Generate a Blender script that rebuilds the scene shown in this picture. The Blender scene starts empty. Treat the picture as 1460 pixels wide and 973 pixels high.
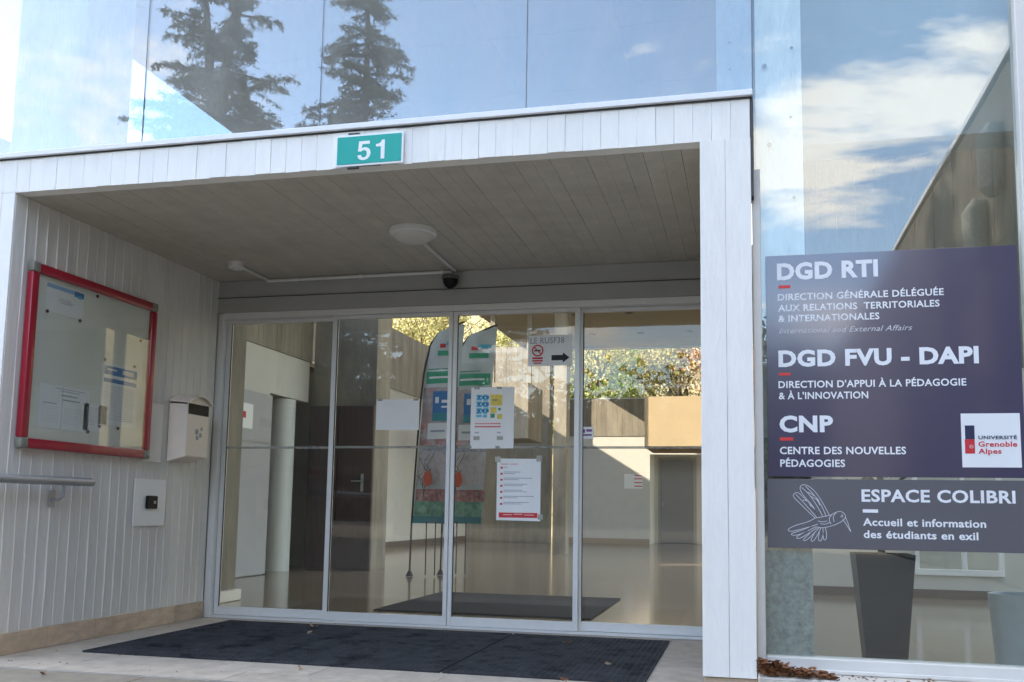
import bpy, bmesh, math, random
import numpy as np
from mathutils import Vector, Matrix
R = math.radians
S = bpy.context.scene
C = S.collection

# ------------------------------------------------------------------ camera
FPX, YAW, PITCH, ROLL = 1342.4, -.2354, .111, .0155
CAM = Vector((1.2915, -4.3823, .8473))
_F = Vector((math.sin(YAW)*math.cos(PITCH), math.cos(YAW)*math.cos(PITCH), math.sin(PITCH)))
_r0 = Vector((math.cos(YAW), -math.sin(YAW), 0)); _u0 = _r0.cross(_F)
_r = _r0*math.cos(ROLL) + _u0*math.sin(ROLL); _u = -_r0*math.sin(ROLL) + _u0*math.cos(ROLL)
cd = bpy.data.cameras.new('camera'); cam = bpy.data.objects.new('camera', cd); C.objects.link(cam)
cam.matrix_world = Matrix(((_r.x, _u.x, -_F.x, CAM.x), (_r.y, _u.y, -_F.y, CAM.y), (_r.z, _u.z, -_F.z, CAM.z), (0, 0, 0, 1)))
cd.sensor_width = 36; cd.lens = FPX/1460*36; cd.clip_end = 2000; cd.clip_start = .05
cd.shift_x = -(742.46-730)/1460; cd.shift_y = (577.54-486.5)/1460
S.camera = cam

def on(x, y, ax, v):
    """point of the place that the photograph shows at pixel x,y on the plane axis=v (for measuring)"""
    d = _F + _r*((x-742.46)/FPX) - _u*((y-577.54)/FPX)
    return CAM + d*((v-CAM[ax])/d[ax])

# ------------------------------------------------------------------ light
SUN_AZ, SUN_EL = 60, 28.2         # degrees left of the facade normal (camera side), elevation
w = bpy.data.worlds.new('World'); S.world = w; w.use_nodes = True
nt = w.node_tree; N = nt.nodes; L = nt.links
bg = N['Background']; bg.inputs[1].default_value = .13
sky = N.new('ShaderNodeTexSky'); sky.sky_type = 'NISHITA'; sky.sun_disc = False
sky.sun_elevation = R(SUN_EL); sky.sun_rotation = R(180+SUN_AZ); sky.air_density = 1.0; sky.dust_density = .25; sky.ozone_density = 1.2
tc = N.new('ShaderNodeTexCoord'); sep = N.new('ShaderNodeSeparateXYZ'); L.new(tc.outputs['Generated'], sep.inputs[0])
def wm(op, a, b=None):
    n = N.new('ShaderNodeMath'); n.operation = op
    for i, q in enumerate((a, b)):
        if q is None: continue
        if isinstance(q, (int, float)): n.inputs[i].default_value = q
        else: L.new(q, n.inputs[i])
    return n.outputs[0]
zz = wm('ADD', wm('MAXIMUM', sep.outputs[2], 0.0), .09)
cmb = N.new('ShaderNodeCombineXYZ')
L.new(wm('DIVIDE', sep.outputs[0], zz), cmb.inputs[0]); L.new(wm('DIVIDE', sep.outputs[1], zz), cmb.inputs[1])
mp = N.new('ShaderNodeMapping'); mp.inputs['Rotation'].default_value = (0, 0, R(-30)); mp.inputs['Scale'].default_value = (.8, 1.1, 1)
mp.inputs['Location'].default_value = (46.2314, 32.3770, 0)
L.new(cmb.outputs[0], mp.inputs[0])
no = N.new('ShaderNodeTexNoise'); no.inputs['Scale'].default_value = 1.5; no.inputs['Detail'].default_value = 12; no.inputs['Roughness'].default_value = .62; no.inputs['Distortion'].default_value = .35
L.new(mp.outputs[0], no.inputs['Vector'])
cr = N.new('ShaderNodeValToRGB'); cr.color_ramp.elements[0].position = .52; cr.color_ramp.elements[1].position = .60
L.new(no.outputs[0], cr.inputs[0])
mx = N.new('ShaderNodeMix'); mx.data_type = 'RGBA'
L.new(wm('MULTIPLY', cr.outputs[0], .93), mx.inputs[0]); L.new(sky.outputs[0], mx.inputs[6]); mx.inputs[7].default_value = (6.9, 6.6, 6.2, 1)
L.new(mx.outputs[2], bg.inputs[0])
sl = bpy.data.lights.new('sun', 'SUN'); sl.energy = 2.0; sl.angle = R(.55); sl.color = (1, .88, .72)
so = bpy.data.objects.new('sun', sl); C.objects.link(so)
sdir = Vector((-math.sin(R(SUN_AZ))*math.cos(R(SUN_EL)), -math.cos(R(SUN_AZ))*math.cos(R(SUN_EL)), math.sin(R(SUN_EL))))
so.rotation_euler = sdir.to_track_quat('Z', 'Y').to_euler(); so.location = (-20, -20, 30)
S.view_settings.view_transform = 'Standard'; S.view_settings.look = 'None'; S.view_settings.gamma = 1
S.view_settings.exposure = 2.6

S.render.engine = 'CYCLES'
S.cycles.max_bounces = 10; S.cycles.transparent_max_bounces = 16; S.cycles.diffuse_bounces = 5
S.cycles.glossy_bounces = 4; S.cycles.use_denoising = True; S.cycles.caustics_reflective = False; S.cycles.caustics_refractive = False
S.cycles.sample_clamp_indirect = 6

# ------------------------------------------------------------------ materials
MATS = {}
def mat(name, col, rough=.6, noise=0, nscale=8, bump=0, bscale=60, metal=0, stain=0, stcol=(.1, .09, .07), spec=.5, rnd=0, stretch=(1, 1, 1), coat=0, stscale=1.3, coord='Object', stpos=.53):
    """procedural paint/stone/metal: base colour with fine noise, soft stains, fine bump and per-piece variation"""
    if name in MATS: return MATS[name]
    m = bpy.data.materials.new(name); m.use_nodes = True; t = m.node_tree; n = t.nodes; l = t.links
    b = n['Principled BSDF']; b.inputs['Roughness'].default_value = rough; b.inputs['Metallic'].default_value = metal
    b.inputs['Specular IOR Level'].default_value = spec; b.inputs['Coat Weight'].default_value = coat
    b.inputs['Base Color'].default_value = (*col, 1); out = None
    geo = n.new('ShaderNodeNewGeometry'); g = geo.outputs['Position']
    mpn = n.new('ShaderNodeMapping'); mpn.inputs['Scale'].default_value = stretch; l.new(g, mpn.inputs[0]); g = mpn.outputs[0]
    def mixc(fac, a, bc, mode='MIX'):
        q = n.new('ShaderNodeMix'); q.data_type = 'RGBA'; q.blend_type = mode
        l.new(fac, q.inputs[0])
        if isinstance(a, tuple): q.inputs[6].default_value = (*a, 1)
        else: l.new(a, q.inputs[6])
        if isinstance(bc, tuple): q.inputs[7].default_value = (*bc, 1)
        else: l.new(bc, q.inputs[7])
        return q.outputs[2]
    if noise:
        q = n.new('ShaderNodeTexNoise'); q.inputs['Scale'].default_value = nscale; q.inputs['Detail'].default_value = 8; q.inputs['Roughness'].default_value = .65
        l.new(g, q.inputs['Vector'])
        r = n.new('ShaderNodeMapRange'); r.inputs[1].default_value = .3; r.inputs[2].default_value = .7; l.new(q.outputs[0], r.inputs[0])
        out = mixc(r.outputs[0], tuple(c*(1-noise) for c in col), tuple(min(1, c*(1+noise)) for c in col))
    if stain:
        q = n.new('ShaderNodeTexNoise'); q.inputs['Scale'].default_value = stscale; q.inputs['Detail'].default_value = 10; q.inputs['Roughness'].default_value = .7
        l.new(g, q.inputs['Vector'])
        r = n.new('ShaderNodeMapRange'); r.inputs[1].default_value = stpos; r.inputs[2].default_value = stpos+.13; r.inputs[4].default_value = stain; l.new(q.outputs[0], r.inputs[0])
        out = mixc(r.outputs[0], out if out else col, stcol)
    if rnd:
        oi = n.new('ShaderNodeObjectInfo'); r = n.new('ShaderNodeMapRange'); r.inputs[3].default_value = 1-rnd; r.inputs[4].default_value = 1+rnd
        l.new(oi.outputs['Random'], r.inputs[0])
        q = n.new('ShaderNodeVectorMath'); q.operation = 'SCALE'
        if out: l.new(out, q.inputs[0])
        else: q.inputs[0].default_value = col
        l.new(r.outputs[0], q.inputs['Scale']); out = q.outputs[0]
    if out: l.new(out, b.inputs['Base Color'])
    if bump:
        q = n.new('ShaderNodeTexNoise'); q.inputs['Scale'].default_value = bscale; q.inputs['Detail'].default_value = 6; l.new(g, q.inputs['Vector'])
        bp = n.new('ShaderNodeBump'); bp.inputs['Strength'].default_value = bump; bp.inputs['Distance'].default_value = .01
        l.new(q.outputs[0], bp.inputs['Height']); l.new(bp.outputs[0], b.inputs['Normal'])
    MATS[name] = m; return m

def glass(name, refl, tint=(.93, .95, .94), wav=.0, dirt=0.0):
    m = bpy.data.materials.new(name); m.use_nodes = True; t = m.node_tree; n = t.nodes; l = t.links; n.clear()
    o = n.new('ShaderNodeOutputMaterial'); tr = n.new('ShaderNodeBsdfTransparent'); tr.inputs[0].default_value = (*tint, 1)
    gl = n.new('ShaderNodeBsdfGlossy'); gl.inputs['Roughness'].default_value = 0; gl.inputs[0].default_value = (1, 1, 1, 1)
    lw = n.new('ShaderNodeLayerWeight'); lw.inputs[0].default_value = .5
    p = n.new('ShaderNodeMath'); p.operation = 'POWER'; l.new(lw.outputs['Facing'], p.inputs[0]); p.inputs[1].default_value = 5
    q = n.new('ShaderNodeMath'); q.operation = 'MULTIPLY_ADD'; l.new(p.outputs[0], q.inputs[0]); q.inputs[1].default_value = 1-refl; q.inputs[2].default_value = refl
    ms = n.new('ShaderNodeMixShader'); l.new(q.outputs[0], ms.inputs[0]); l.new(tr.outputs[0], ms.inputs[1]); l.new(gl.outputs[0], ms.inputs[2])
    last = ms.outputs[0]
    if wav:
        g = n.new('ShaderNodeNewGeometry'); nz = n.new('ShaderNodeTexNoise'); nz.inputs['Scale'].default_value = 1.1; nz.inputs['Detail'].default_value = 1; l.new(g.outputs['Position'], nz.inputs['Vector'])
        bp = n.new('ShaderNodeBump'); bp.inputs['Strength'].default_value = wav; bp.inputs['Distance'].default_value = .01; l.new(nz.outputs[0], bp.inputs['Height']); l.new(bp.outputs[0], gl.inputs['Normal'])
    if dirt:
        g = n.new('ShaderNodeNewGeometry'); mpp = n.new('ShaderNodeMapping'); mpp.inputs['Scale'].default_value = (1, 1, .45); l.new(g.outputs['Position'], mpp.inputs[0])
        nz = n.new('ShaderNodeTexNoise'); nz.inputs['Scale'].default_value = 2.2; nz.inputs['Detail'].default_value = 12; nz.inputs['Roughness'].default_value = .72; l.new(mpp.outputs[0], nz.inputs['Vector'])
        mr = n.new('ShaderNodeMapRange'); mr.inputs[1].default_value = .30; mr.inputs[2].default_value = .75; mr.inputs[3].default_value = dirt*.35; mr.inputs[4].default_value = dirt*1.6; l.new(nz.outputs[0], mr.inputs[0])
        df = n.new('ShaderNodeBsdfDiffuse'); df.inputs[0].default_value = (.75, .74, .68, 1)
        m2 = n.new('ShaderNodeMixShader'); l.new(mr.outputs[0], m2.inputs[0]); l.new(last, m2.inputs[1]); l.new(df.outputs[0], m2.inputs[2]); last = m2.outputs[0]
    l.new(last, o.inputs[0]); MATS[name] = m; return m

WHITE = mat('painted_concrete_white', (.88, .86, .815), .72, .04, 14, .22, 60, rnd=.02, stain=.22, stcol=(.50, .48, .44), stretch=(1, 1, .25), stscale=3.2, stpos=.57)
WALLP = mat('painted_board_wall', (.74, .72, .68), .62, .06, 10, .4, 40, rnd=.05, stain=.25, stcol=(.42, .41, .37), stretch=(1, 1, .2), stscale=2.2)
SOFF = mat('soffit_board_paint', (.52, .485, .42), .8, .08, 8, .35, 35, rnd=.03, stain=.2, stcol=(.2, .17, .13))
BACK = mat('backing_concrete', (.50, .49, .46), .9)  # even grey concrete backing behind boards and tiles
COPE = mat('coping_metal', (.80, .80, .82), .35, .03, 6, metal=0)
ALU = mat('anodised_frame', (.76, .76, .75), .38, .03, 20, .05, 90, metal=.15)
ALUD = mat('header_panel_paint', (.40, .40, .39), .55, .05, 5, .1, 30)
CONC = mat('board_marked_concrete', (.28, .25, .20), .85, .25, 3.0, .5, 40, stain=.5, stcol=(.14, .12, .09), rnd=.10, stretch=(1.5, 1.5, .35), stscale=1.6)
CONCL = mat('pale_column_concrete', (.86, .85, .79), .85, .14, 5, .5, 40, stain=.35, stcol=(.38, .36, .30), rnd=.06, stretch=(1.4, 1.4, .4), stscale=2)
AGG = mat('aggregate_concrete', (.40, .40, .35), .9, .35, 28, .8, 60)
PLAS = mat('white_plaster', (.62, .60, .55), .8, .04, 4, .1, 30)
CEIL = mat('ceiling_tile', (.36, .305, .225), .85, .05, 3, .1, 50, rnd=.04)
FLOOR = None
TRAV = mat('travertine', (.56, .43, .31), .5, .24, 7, .25, 60, stain=.55, stcol=(.62, .54, .43), rnd=.14, stretch=(1, 1, 3), stscale=3)
STONE = mat('threshold_stone', (.44, .385, .32), .6, .2, 9, .25, 70, stain=.5, stcol=(.25, .215, .17), rnd=.10, stscale=2.4)
PAVE = mat('pavement_concrete', (.26, .225, .175), .85, .18, 10, .4, 120, stain=.4, stcol=(.22, .2, .17))
RUB = mat('rubber_mat', (.046, .048, .054), .75, .35, 9, .3, 90, stain=.95, stcol=(.004, .005, .008), stscale=5.0, stpos=.50, spec=.25)
MATB = mat('mat_well', (.012, .014, .018), .7)
FMAT = mat('entrance_carpet', (.045, .043, .045), .95, .3, 40, .6, 200)
RED = mat('red_lacquer', (.36, .012, .03), .32, .1, 5, coat=.3)
CORN = mat('corner_cap_plastic', (.24, .23, .185), .45)
BOARDW = mat('notice_back_panel', (.80, .81, .74), .45, .03, 3)
PAPER = mat('paper', (.88, .89, .89), .75, .03, 5, .15, 25)
CREAM = mat('cream_enamel', (.88, .79, .69), .38, .03, 12)
CREAM2 = mat('cream_card', (.86, .82, .75), .6, .03, 12)
BLK = mat('black_plastic', (.006, .006, .007), .5, spec=.25)
DARK = mat('dark_metal', (.03, .03, .032), .45)
GREYM = mat('handrail_metal', (.40, .41, .43), .4, .06, 14, metal=.4)
TEAL = mat('teal_enamel', (.0, .36, .30), .35)
WENM = mat('white_enamel', (.86, .87, .88), .35)
NAVY = mat('navy_sign_film', (.045, .036, .088), .3, .06, 2, spec=.5, coat=1)
_b = NAVY.node_tree.nodes['Principled BSDF']; _b.inputs['Coat IOR'].default_value = 1.72; _b.inputs['Coat Roughness'].default_value = .09
SLATE = mat('slate_sign_film', (.125, .118, .132), .35)
LET = mat('white_lettering', (.86, .87, .90), .9, spec=.1)
LETR = mat('red_print', (.62, .03, .04), .5)
LETN = mat('navy_print', (.02, .025, .07), .5)
INKB = mat('blue_print', (.05, .20, .46), .6, .3, 60)
INKC = mat('cyan_print', (.10, .50, .68), .6, .3, 90)
INKY = mat('yellow_print', (.85, .62, .12), .6, .3, 90)
INKG = mat('grey_print', (.38, .40, .46), .6)
INKK = mat('black_print', (.02, .02, .025), .6)
GRNP = mat('green_print', (.05, .36, .20), .6, .2, 12)
PINKP = mat('pink_print', (.60, .30, .30), .6, .5, 9, stain=.85, stcol=(.62, .60, .58), stscale=7, stpos=.47)
SAIL = mat('banner_fabric', (.58, .62, .62), .8, .12, 3, .2, 90)
BROWN = mat('brown_door_paint', (.075, .048, .042), .45, .12, 12, stretch=(6, 6, .4))
GDOOR = mat('grey_door_paint', (.16, .165, .18), .5, .06, 4)
LEAFD = mat('light_grey_door', (.42, .42, .43), .5, .04, 4)
OCHRE = mat('ochre_box_panel', (.47, .36, .22), .6, .06, 2)
ORNG = mat('orange_plastic', (.62, .22, .03), .45)
POTD = mat('dark_planter', (.009, .010, .012), .6, .1, 10)
POTL = mat('pale_planter', (.55, .60, .62), .5, .06, 10)
SOIL = mat('soil', (.04, .03, .022), 1, .4, 60, .8, 60)
LAMPW = mat('lamp_plastic', (.72, .72, .70), .4)
BARK = mat('bark', (.13, .10, .07), .95, .35, 12, .8, 25)
NEED = mat('conifer_needles', (.15, .14, .10), .8, .4, 1.5)
NEED2 = mat('cedar_needles', (.19, .175, .12), .8, .4, 1.5)
YLEAF = mat('yellow_green_leaves', (.40, .35, .12), .8, .45, 1.2)
OLEAF = mat('orange_leaves', (.46, .21, .08), .8, .3, 1.2)
GLEAF = mat('ivy_leaves', (.22, .30, .05), .8, .4, 1.5)
DLEAF = mat('dead_leaf', (.20, .085, .035), .8, .4, 30)
HILL = mat('autumn_hillside', (.46, .37, .20), 1, .35, .6, .6, 4)
ASPH = mat('asphalt', (.055, .054, .052), .9, .25, 30, .5, 80)
ROOFM = mat('roof_membrane', (.16, .155, .15), .9, .1, 5)
GF = glass('hazed_dusty_upper_glass', .12, (.76, .82, .85), .06, .15)  # dust layer kept heavy to paint a pale haze over the panes
GR = glass('coated_facade_glass', .08, (.91, .945, .94), .06, .002)

GD = glass('clear_door_glass', .026, (.92, .92, .895), .03, .005)
TRL = bpy.data.materials.new('added_opal_glazing'); TRL.use_nodes = True; _n = TRL.node_tree.nodes; _n.clear()
_t = _n.new('ShaderNodeBsdfTranslucent'); _t.inputs[0].default_value = (.85, .85, .83, 1); _o = _n.new('ShaderNodeOutputMaterial'); TRL.node_tree.links.new(_t.outputs[0], _o.inputs[0])
GN = glass('notice_cover_glass', .028, (.96, .97, .96), .03, .01)
FILM = glass('translucent_strip', .12, (.62, .64, .64), 0, .30)

CONCSH = mat('shade_toned_concrete', (.115, .102, .08), .85, .2, 3.0, .5, 40, stain=.4, stcol=(.08, .07, .055), rnd=.08, stretch=(1.5, 1.5, .35), stscale=1.6)  # darker copy of the board-marked concrete, shade put into its colour

# ------------------------------------------------------------------ mesh helpers
class MB:
    def __init__(s): s.v = []; s.f = []; s.m = []
    def quad(s, a, b, c, d, mi=0):
        i = len(s.v); s.v += [tuple(a), tuple(b), tuple(c), tuple(d)]; s.f.append((i, i+1, i+2, i+3)); s.m.append(mi)
    def box(s, x0, x1, y0, y1, z0, z1, bev=0, M=None, mi=0):
        if x1 < x0: x0, x1 = x1, x0
        if y1 < y0: y0, y1 = y1, y0
        if z1 < z0: z0, z1 = z1, z0
        if bev:
            bm = bmesh.new(); bmesh.ops.create_cube(bm, size=1)
            for v in bm.verts: v.co = Vector(((x0+x1)/2+v.co.x*(x1-x0), (y0+y1)/2+v.co.y*(y1-y0), (z0+z1)/2+v.co.z*(z1-z0)))
            bmesh.ops.bevel(bm, geom=bm.edges[:]+bm.verts[:], offset=min(bev, .45*min(x1-x0, y1-y0, z1-z0)), segments=2 if bev > .008 else 1, profile=.5, affect='EDGES')
            i = len(s.v); bm.verts.index_update(); s.v += [tuple(M @ v.co if M else v.co) for v in bm.verts]
            for f in bm.faces: s.f.append(tuple(i+v.index for v in f.verts)); s.m.append(mi)
            bm.free(); return s
        i = len(s.v)
        for x, y, z in ((x0, y0, z0), (x1, y0, z0), (x1, y1, z0), (x0, y1, z0), (x0, y0, z1), (x1, y0, z1), (x1, y1, z1), (x0, y1, z1)):
            p = Vector((x, y, z)); s.v.append(tuple(M @ p if M else p))
        for q in ((0, 3, 2, 1), (4, 5, 6, 7), (0, 1, 5, 4), (1, 2, 6, 5), (2, 3, 7, 6), (3, 0, 4, 7)): s.f.append(tuple(i+k for k in q)); s.m.append(mi)
        return s
    def tube(s, pts, rad, n=10, cap=True):
        pts = [Vector(p) for p in pts]; rr = rad if isinstance(rad, (list, tuple)) else [rad]*len(pts); base = len(s.v)
        for k, p in enumerate(pts):
            d = (pts[min(k+1, len(pts)-1)]-pts[max(k-1, 0)]).normalized(); a = d.orthogonal().normalized() if k == 0 else (a-d*a.dot(d)).normalized(); b = d.cross(a)
            for j in range(n): t = 2*math.pi*j/n; s.v.append(tuple(p+(a*math.cos(t)+b*math.sin(t))*rr[k]))
        for k in range(len(pts)-1):
            for j in range(n): s.f.append((base+k*n+j, base+k*n+(j+1) % n, base+(k+1)*n+(j+1) % n, base+(k+1)*n+j)); s.m.append(0)
        if cap:
            s.f.append(tuple(base+j for j in reversed(range(n)))); s.m.append(0); s.f.append(tuple(base+(len(pts)-1)*n+j for j in range(n))); s.m.append(0)
        return s
    def lathe(s, prof, c, n=32, M=None):
        base = len(s.v)
        for r, z in prof:
            for j in range(n):
                t = 2*math.pi*j/n; p = Vector((r*math.cos(t), r*math.sin(t), z)); p = M @ p if M else p; s.v.append(tuple(p+Vector(c)))
        for k in range(len(prof)-1):
            for j in range(n): s.f.append((base+k*n+j, base+k*n+(j+1) % n, base+(k+1)*n+(j+1) % n, base+(k+1)*n+j)); s.m.append(0)
        s.f.append(tuple(base+j for j in reversed(range(n)))); s.m.append(0)
        s.f.append(tuple(base+(len(prof)-1)*n+j for j in range(n))); s.m.append(0)
        return s
    def prism(s, poly, f0, f1):
        """poly: list of 2D points, f0/f1 map 2D to 3D for the two faces"""
        n = len(poly); i = len(s.v); s.v += [tuple(f0(*p)) for p in poly]+[tuple(f1(*p)) for p in poly]
        s.f.append(tuple(i+k for k in range(n))); s.f.append(tuple(i+n+k for k in reversed(range(n)))); s.m += [0, 0]
        for k in range(n): s.f.append((i+k, i+n+k, i+n+(k+1) % n, i+(k+1) % n)); s.m.append(0)
        return s
    def mesh(s, name, m, smooth=False):
        me = bpy.data.meshes.new(name); me.from_pydata(s.v, [], s.f)
        for k in (m if isinstance(m, list) else [m]): me.materials.append(k)
        if isinstance(m, list): me.polygons.foreach_set('material_index', s.m)
        bm = bmesh.new(); bm.from_mesh(me); bmesh.ops.recalc_face_normals(bm, faces=bm.faces); bm.to_mesh(me); bm.free()
        if smooth:
            me.polygons.foreach_set('use_smooth', [True]*len(me.polygons))
            try: me.set_sharp_from_angle(angle=R(35))
            except Exception: pass
        return me
    def build(s, name, m, parent=None, smooth=False):
        return link(name, s.mesh(name, m, smooth), parent)
def link(name, me, parent=None, loc=None):
    o = bpy.data.objects.new(name, me); C.objects.link(o)
    if parent is not None:
        o.parent = parent; o.matrix_parent_inverse = pinv(parent)
    if loc is not None: o.location = loc
    return o
def pinv(p):          # geometry is written in world coordinates: undo the offset of a thing's base
    return Matrix.Identity(4) if p.parent is not None else Matrix.Translation(p.location).inverted()
def tag(o, label=None, cat=None, group=None, kind=None):
    if label: o['label'] = label
    if cat: o['category'] = cat
    if group: o['group'] = group
    if kind: o['kind'] = kind
    return o
def thing(name, loc, label, cat, group=None):
    o = bpy.data.objects.new(name, None); C.objects.link(o); o.location = loc; o.empty_display_size = .1
    return tag(o, label, cat, group)
def struct(name, mb, m): return tag(mb.build(name, m), kind='structure')
rng = random.Random(7)

def text_mesh(s, bold=0.0, shear=0):
    cu = bpy.data.curves.new('t', 'FONT'); cu.body = s; cu.size = 1; cu.offset = bold; cu.shear = shear; cu.fill_mode = 'BOTH'; cu.resolution_u = 3; cu.space_character = 1.06
    o = bpy.data.objects.new('t', cu); C.objects.link(o); dg = bpy.context.evaluated_depsgraph_get(); dg.update()
    me = bpy.data.meshes.new_from_object(o.evaluated_get(dg)); bpy.data.objects.remove(o); bpy.data.curves.remove(cu)
    return me
def facing(parent, s, X0, X1, Zb, cap, Y, m, bold=.02, shear=0, th=.0012, name='lettering'):
    """flat lettering on a plane y=Y facing the camera side, from X0 to X1, baseline Zb, capital height cap"""
    me = text_mesh(s, bold, shear); xs = [v.co.x for v in me.vertices]; sx = (X1-X0)/(max(xs)-min(xs)); sz = cap/.73; x0 = min(xs)
    for v in me.vertices: v.co = Vector((X0+(v.co.x-x0)*sx, Y, Zb+v.co.y*sz))
    me.name = name; me.materials.clear(); me.materials.append(m); me.polygons.foreach_set('use_smooth', [False]*len(me.polygons))
    bm = bmesh.new(); bm.from_mesh(me); r = bmesh.ops.extrude_face_region(bm, geom=bm.faces[:])
    for v in r['geom']:
        if isinstance(v, bmesh.types.BMVert): v.co.y -= th
    [setattr(f_, 'smooth', False) for f_ in bm.faces]; bmesh.ops.recalc_face_normals(bm, faces=bm.faces); bm.to_mesh(me); bm.free()
    return link(name, me, parent)
def pxtext(parent, s, x0, x1, ytop, ybot, Y, m, bold=.02, shear=0):
    a = on(x0, ybot, 1, Y); b = on(x0, ytop, 1, Y); c = on(x1, ybot, 1, Y)
    return facing(parent, s, a.x, c.x, a.z, b.z-a.z, Y, m, bold, shear)

# a board cast or laid as a separate strip: runs along local Z, width along local X, face towards -Y
def board_mesh(name, wd, ln, th, m, seed, fin=False, gap=.0011, seg=None):
    r = random.Random(seed); mb = MB(); seg = seg or max(2, int(ln/.22)); prev = None
    y0 = r.uniform(-.0014, .0014)
    for k in range(seg+1):
        z = ln*k/seg; j = r.uniform(-.0009, .0009); g = gap
        if k in (0,): z += 0
        if fin:
            fw = .006+r.uniform(-.0025, .0025); fh = .0055+r.uniform(-.003, .0025)
            prof = [(0, th), (0, y0), (wd-fw-.001, y0+j*.5), (wd-fw, -fh), (wd-.001, -fh), (wd-.0005, th)]
        else:
            b = .0022 if gap > .001 else .0013
            prof = [(g, th), (g+j*.6, y0+b), (g+b+j*.6, y0), (wd-g-b+j, y0), (wd-g+j, y0+b), (wd-g, th)]
        idx = []
        for x, y in prof: idx.append(len(mb.v)); mb.v.append((x, y, z))
        if prev:
            n = len(idx)
            for q in range(n): mb.f.append((prev[q], prev[(q+1) % n], idx[(q+1) % n], idx[q])); mb.m.append(0)
        else: mb.f.append(tuple(reversed(idx))); mb.m.append(0)
        prev = idx
    mb.f.append(tuple(prev)); mb.m.append(0)
    return mb.mesh(name, m)
def boards(parent, n, origin, step, mats4, wd, ln, th, m, seed, fin=False, var=6, jit=0, name='board', gap=.0011):
    """n boards side by side; mats4 is the 3x3 orientation (columns: width dir, inward dir, length dir)"""
    ms = [board_mesh(name, wd, ln, th, m, seed+i, fin, gap) for i in range(var)]
    r = random.Random(seed); out = []
    for i in range(n):
        o = bpy.data.objects.new(name, ms[r.randrange(var)]); C.objects.link(o); o.parent = parent; o.matrix_parent_inverse = pinv(parent)
        p = Vector(origin)+Vector(step)*i + Vector(mats4.col[2])*r.uniform(-jit, jit)
        o.matrix_local = Matrix.Translation(p) @ mats4.to_4x4()
        out.append(o)
    return out
def rot(wx, iy, lz): return Matrix((wx, iy, lz)).transposed()

# ------------------------------------------------------------------ measures
XL, XP, XO = -2.74, 1.095, 1.33      # left wall face, right post inner and outer face
ZS, ZT, ZB, D = 2.60, 2.80, .121, 2.14
YG = .12
ROOF = 5.25; BACKY = 20.5

# ------------------------------------------------------------------ ground
g = MB(); g.quad((-300, -300, -.03), (300, -300, -.03), (300, 300, -.03), (-300, 300, -.03)); struct('ground', g, ASPH)
pv = bpy.data.objects.new('pavement', MB().box(-26, 4.5, -34, -.14, -.03, -.022).mesh('pavement', PAVE)); C.objects.link(pv); tag(pv, kind='structure')  # carried far out of view to bounce sunlight up under the canopy
slab_ms = [MB().box(0, .99, 0, .79, 0, .02+.001*k, bev=.003).mesh('paving_slab', PAVE) for k in range(3)]
k = 0
for i in range(9):
    for j in range(3):
        o = bpy.data.objects.new('paving_slab', slab_ms[k % 3]); C.objects.link(o); o.parent = pv; o.location = (-4.6+i*1.0+(.4 if j % 2 else 0), -.945-.8*j, -.022); k += 1
th = MB().box(XL-.35, XO+.02, -.138, D+.02, -.03, -.004)
tho = tag(th.build('threshold_floor', BACK), kind='structure')
def stone(x0, x1, y0, y1, z1=0, z0=-.004, m=STONE, par=None, name='stone'):
    return MB().box(x0+.0015, x1-.0015, y0+.0015, y1-.0015, z0, z1, bev=.0025).build(name, m, par if par else tho)
x = XL-.35
for wdt in (.62, .55, .71, .6, .66, .58, .45):        # front border stones
    x1 = min(x+wdt, XO+.02); stone(x, x1, -.138, .125, rng.uniform(.0, .0015)); x = x1
x = XL
for wdt in (.55, .7, .62, .66, .58, .7, .3):
    x1 = min(x+wdt, XP+.01); stone(x, x1, .125, .395, rng.uniform(-.0005, .001)); x = x1
y = .395
for wdt in (.6, .55, .6): stone(XL, -2.425, y, min(y+wdt, D), rng.uniform(0, .001)); stone(.80, XP, y, min(y+wdt, D), rng.uniform(0, .001)); y += wdt
stone(-2.425, -.8, 2.0, D, .0); stone(-.8, .80, 2.0, D, .0006)

# ------------------------------------------------------------------ rubber mats
def rubber_mat(x0, x1, label):
    t = thing('rubber_mat', ((x0+x1)/2, 1.2, 0), label, 'door mat', 'rubber mats in the entrance recess')
    MB().box(x0+.004, x1-.004, .405, 1.995, -.004, .003).build('backing', MATB, t)
    b = MB(); n = int((x1-x0)/.033); zt = .0085
    for i in range(n+1):
        xx = x0+.006+(x1-x0-.012)*i/n; b.box(xx-.0035, xx+.0035, .407, 1.993, .003, zt)
    n = int(1.59/.033)
    for i in range(n+1):
        yy = .41+1.58*i/n; b.box(x0+.004, x1-.004, yy-.0042, yy+.0042, .003, zt+.0006)
    b.build('grid', RUB, t)
rubber_mat(-2.42, -1.345, 'rubber grid mat nearest the grey boarded left wall')
rubber_mat(-1.339, -.268, 'middle rubber grid mat in front of the sliding doors, darkened by wet stains')
rubber_mat(-.259, .795, 'rubber grid mat nearest the white post, with dry leaves on it')

# ------------------------------------------------------------------ entrance portico
P = thing('entrance_portico', (-.8, 0, 0), 'white board-marked concrete entrance canopy box with open front and white metal coping', 'portico')
sw = MB().box(-3.08, XL-.012, .012, D+.05, ZB, ZS+.1).build('side_wall', BACK, P)
boards(sw, 24, (XL, .012, ZB), (0, .0887, 0), rot((0, 1, 0), (-1, 0, 0), (0, 0, 1)), .0887, ZS-ZB-.001, .011, WALLP, 11, fin=True)
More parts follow.
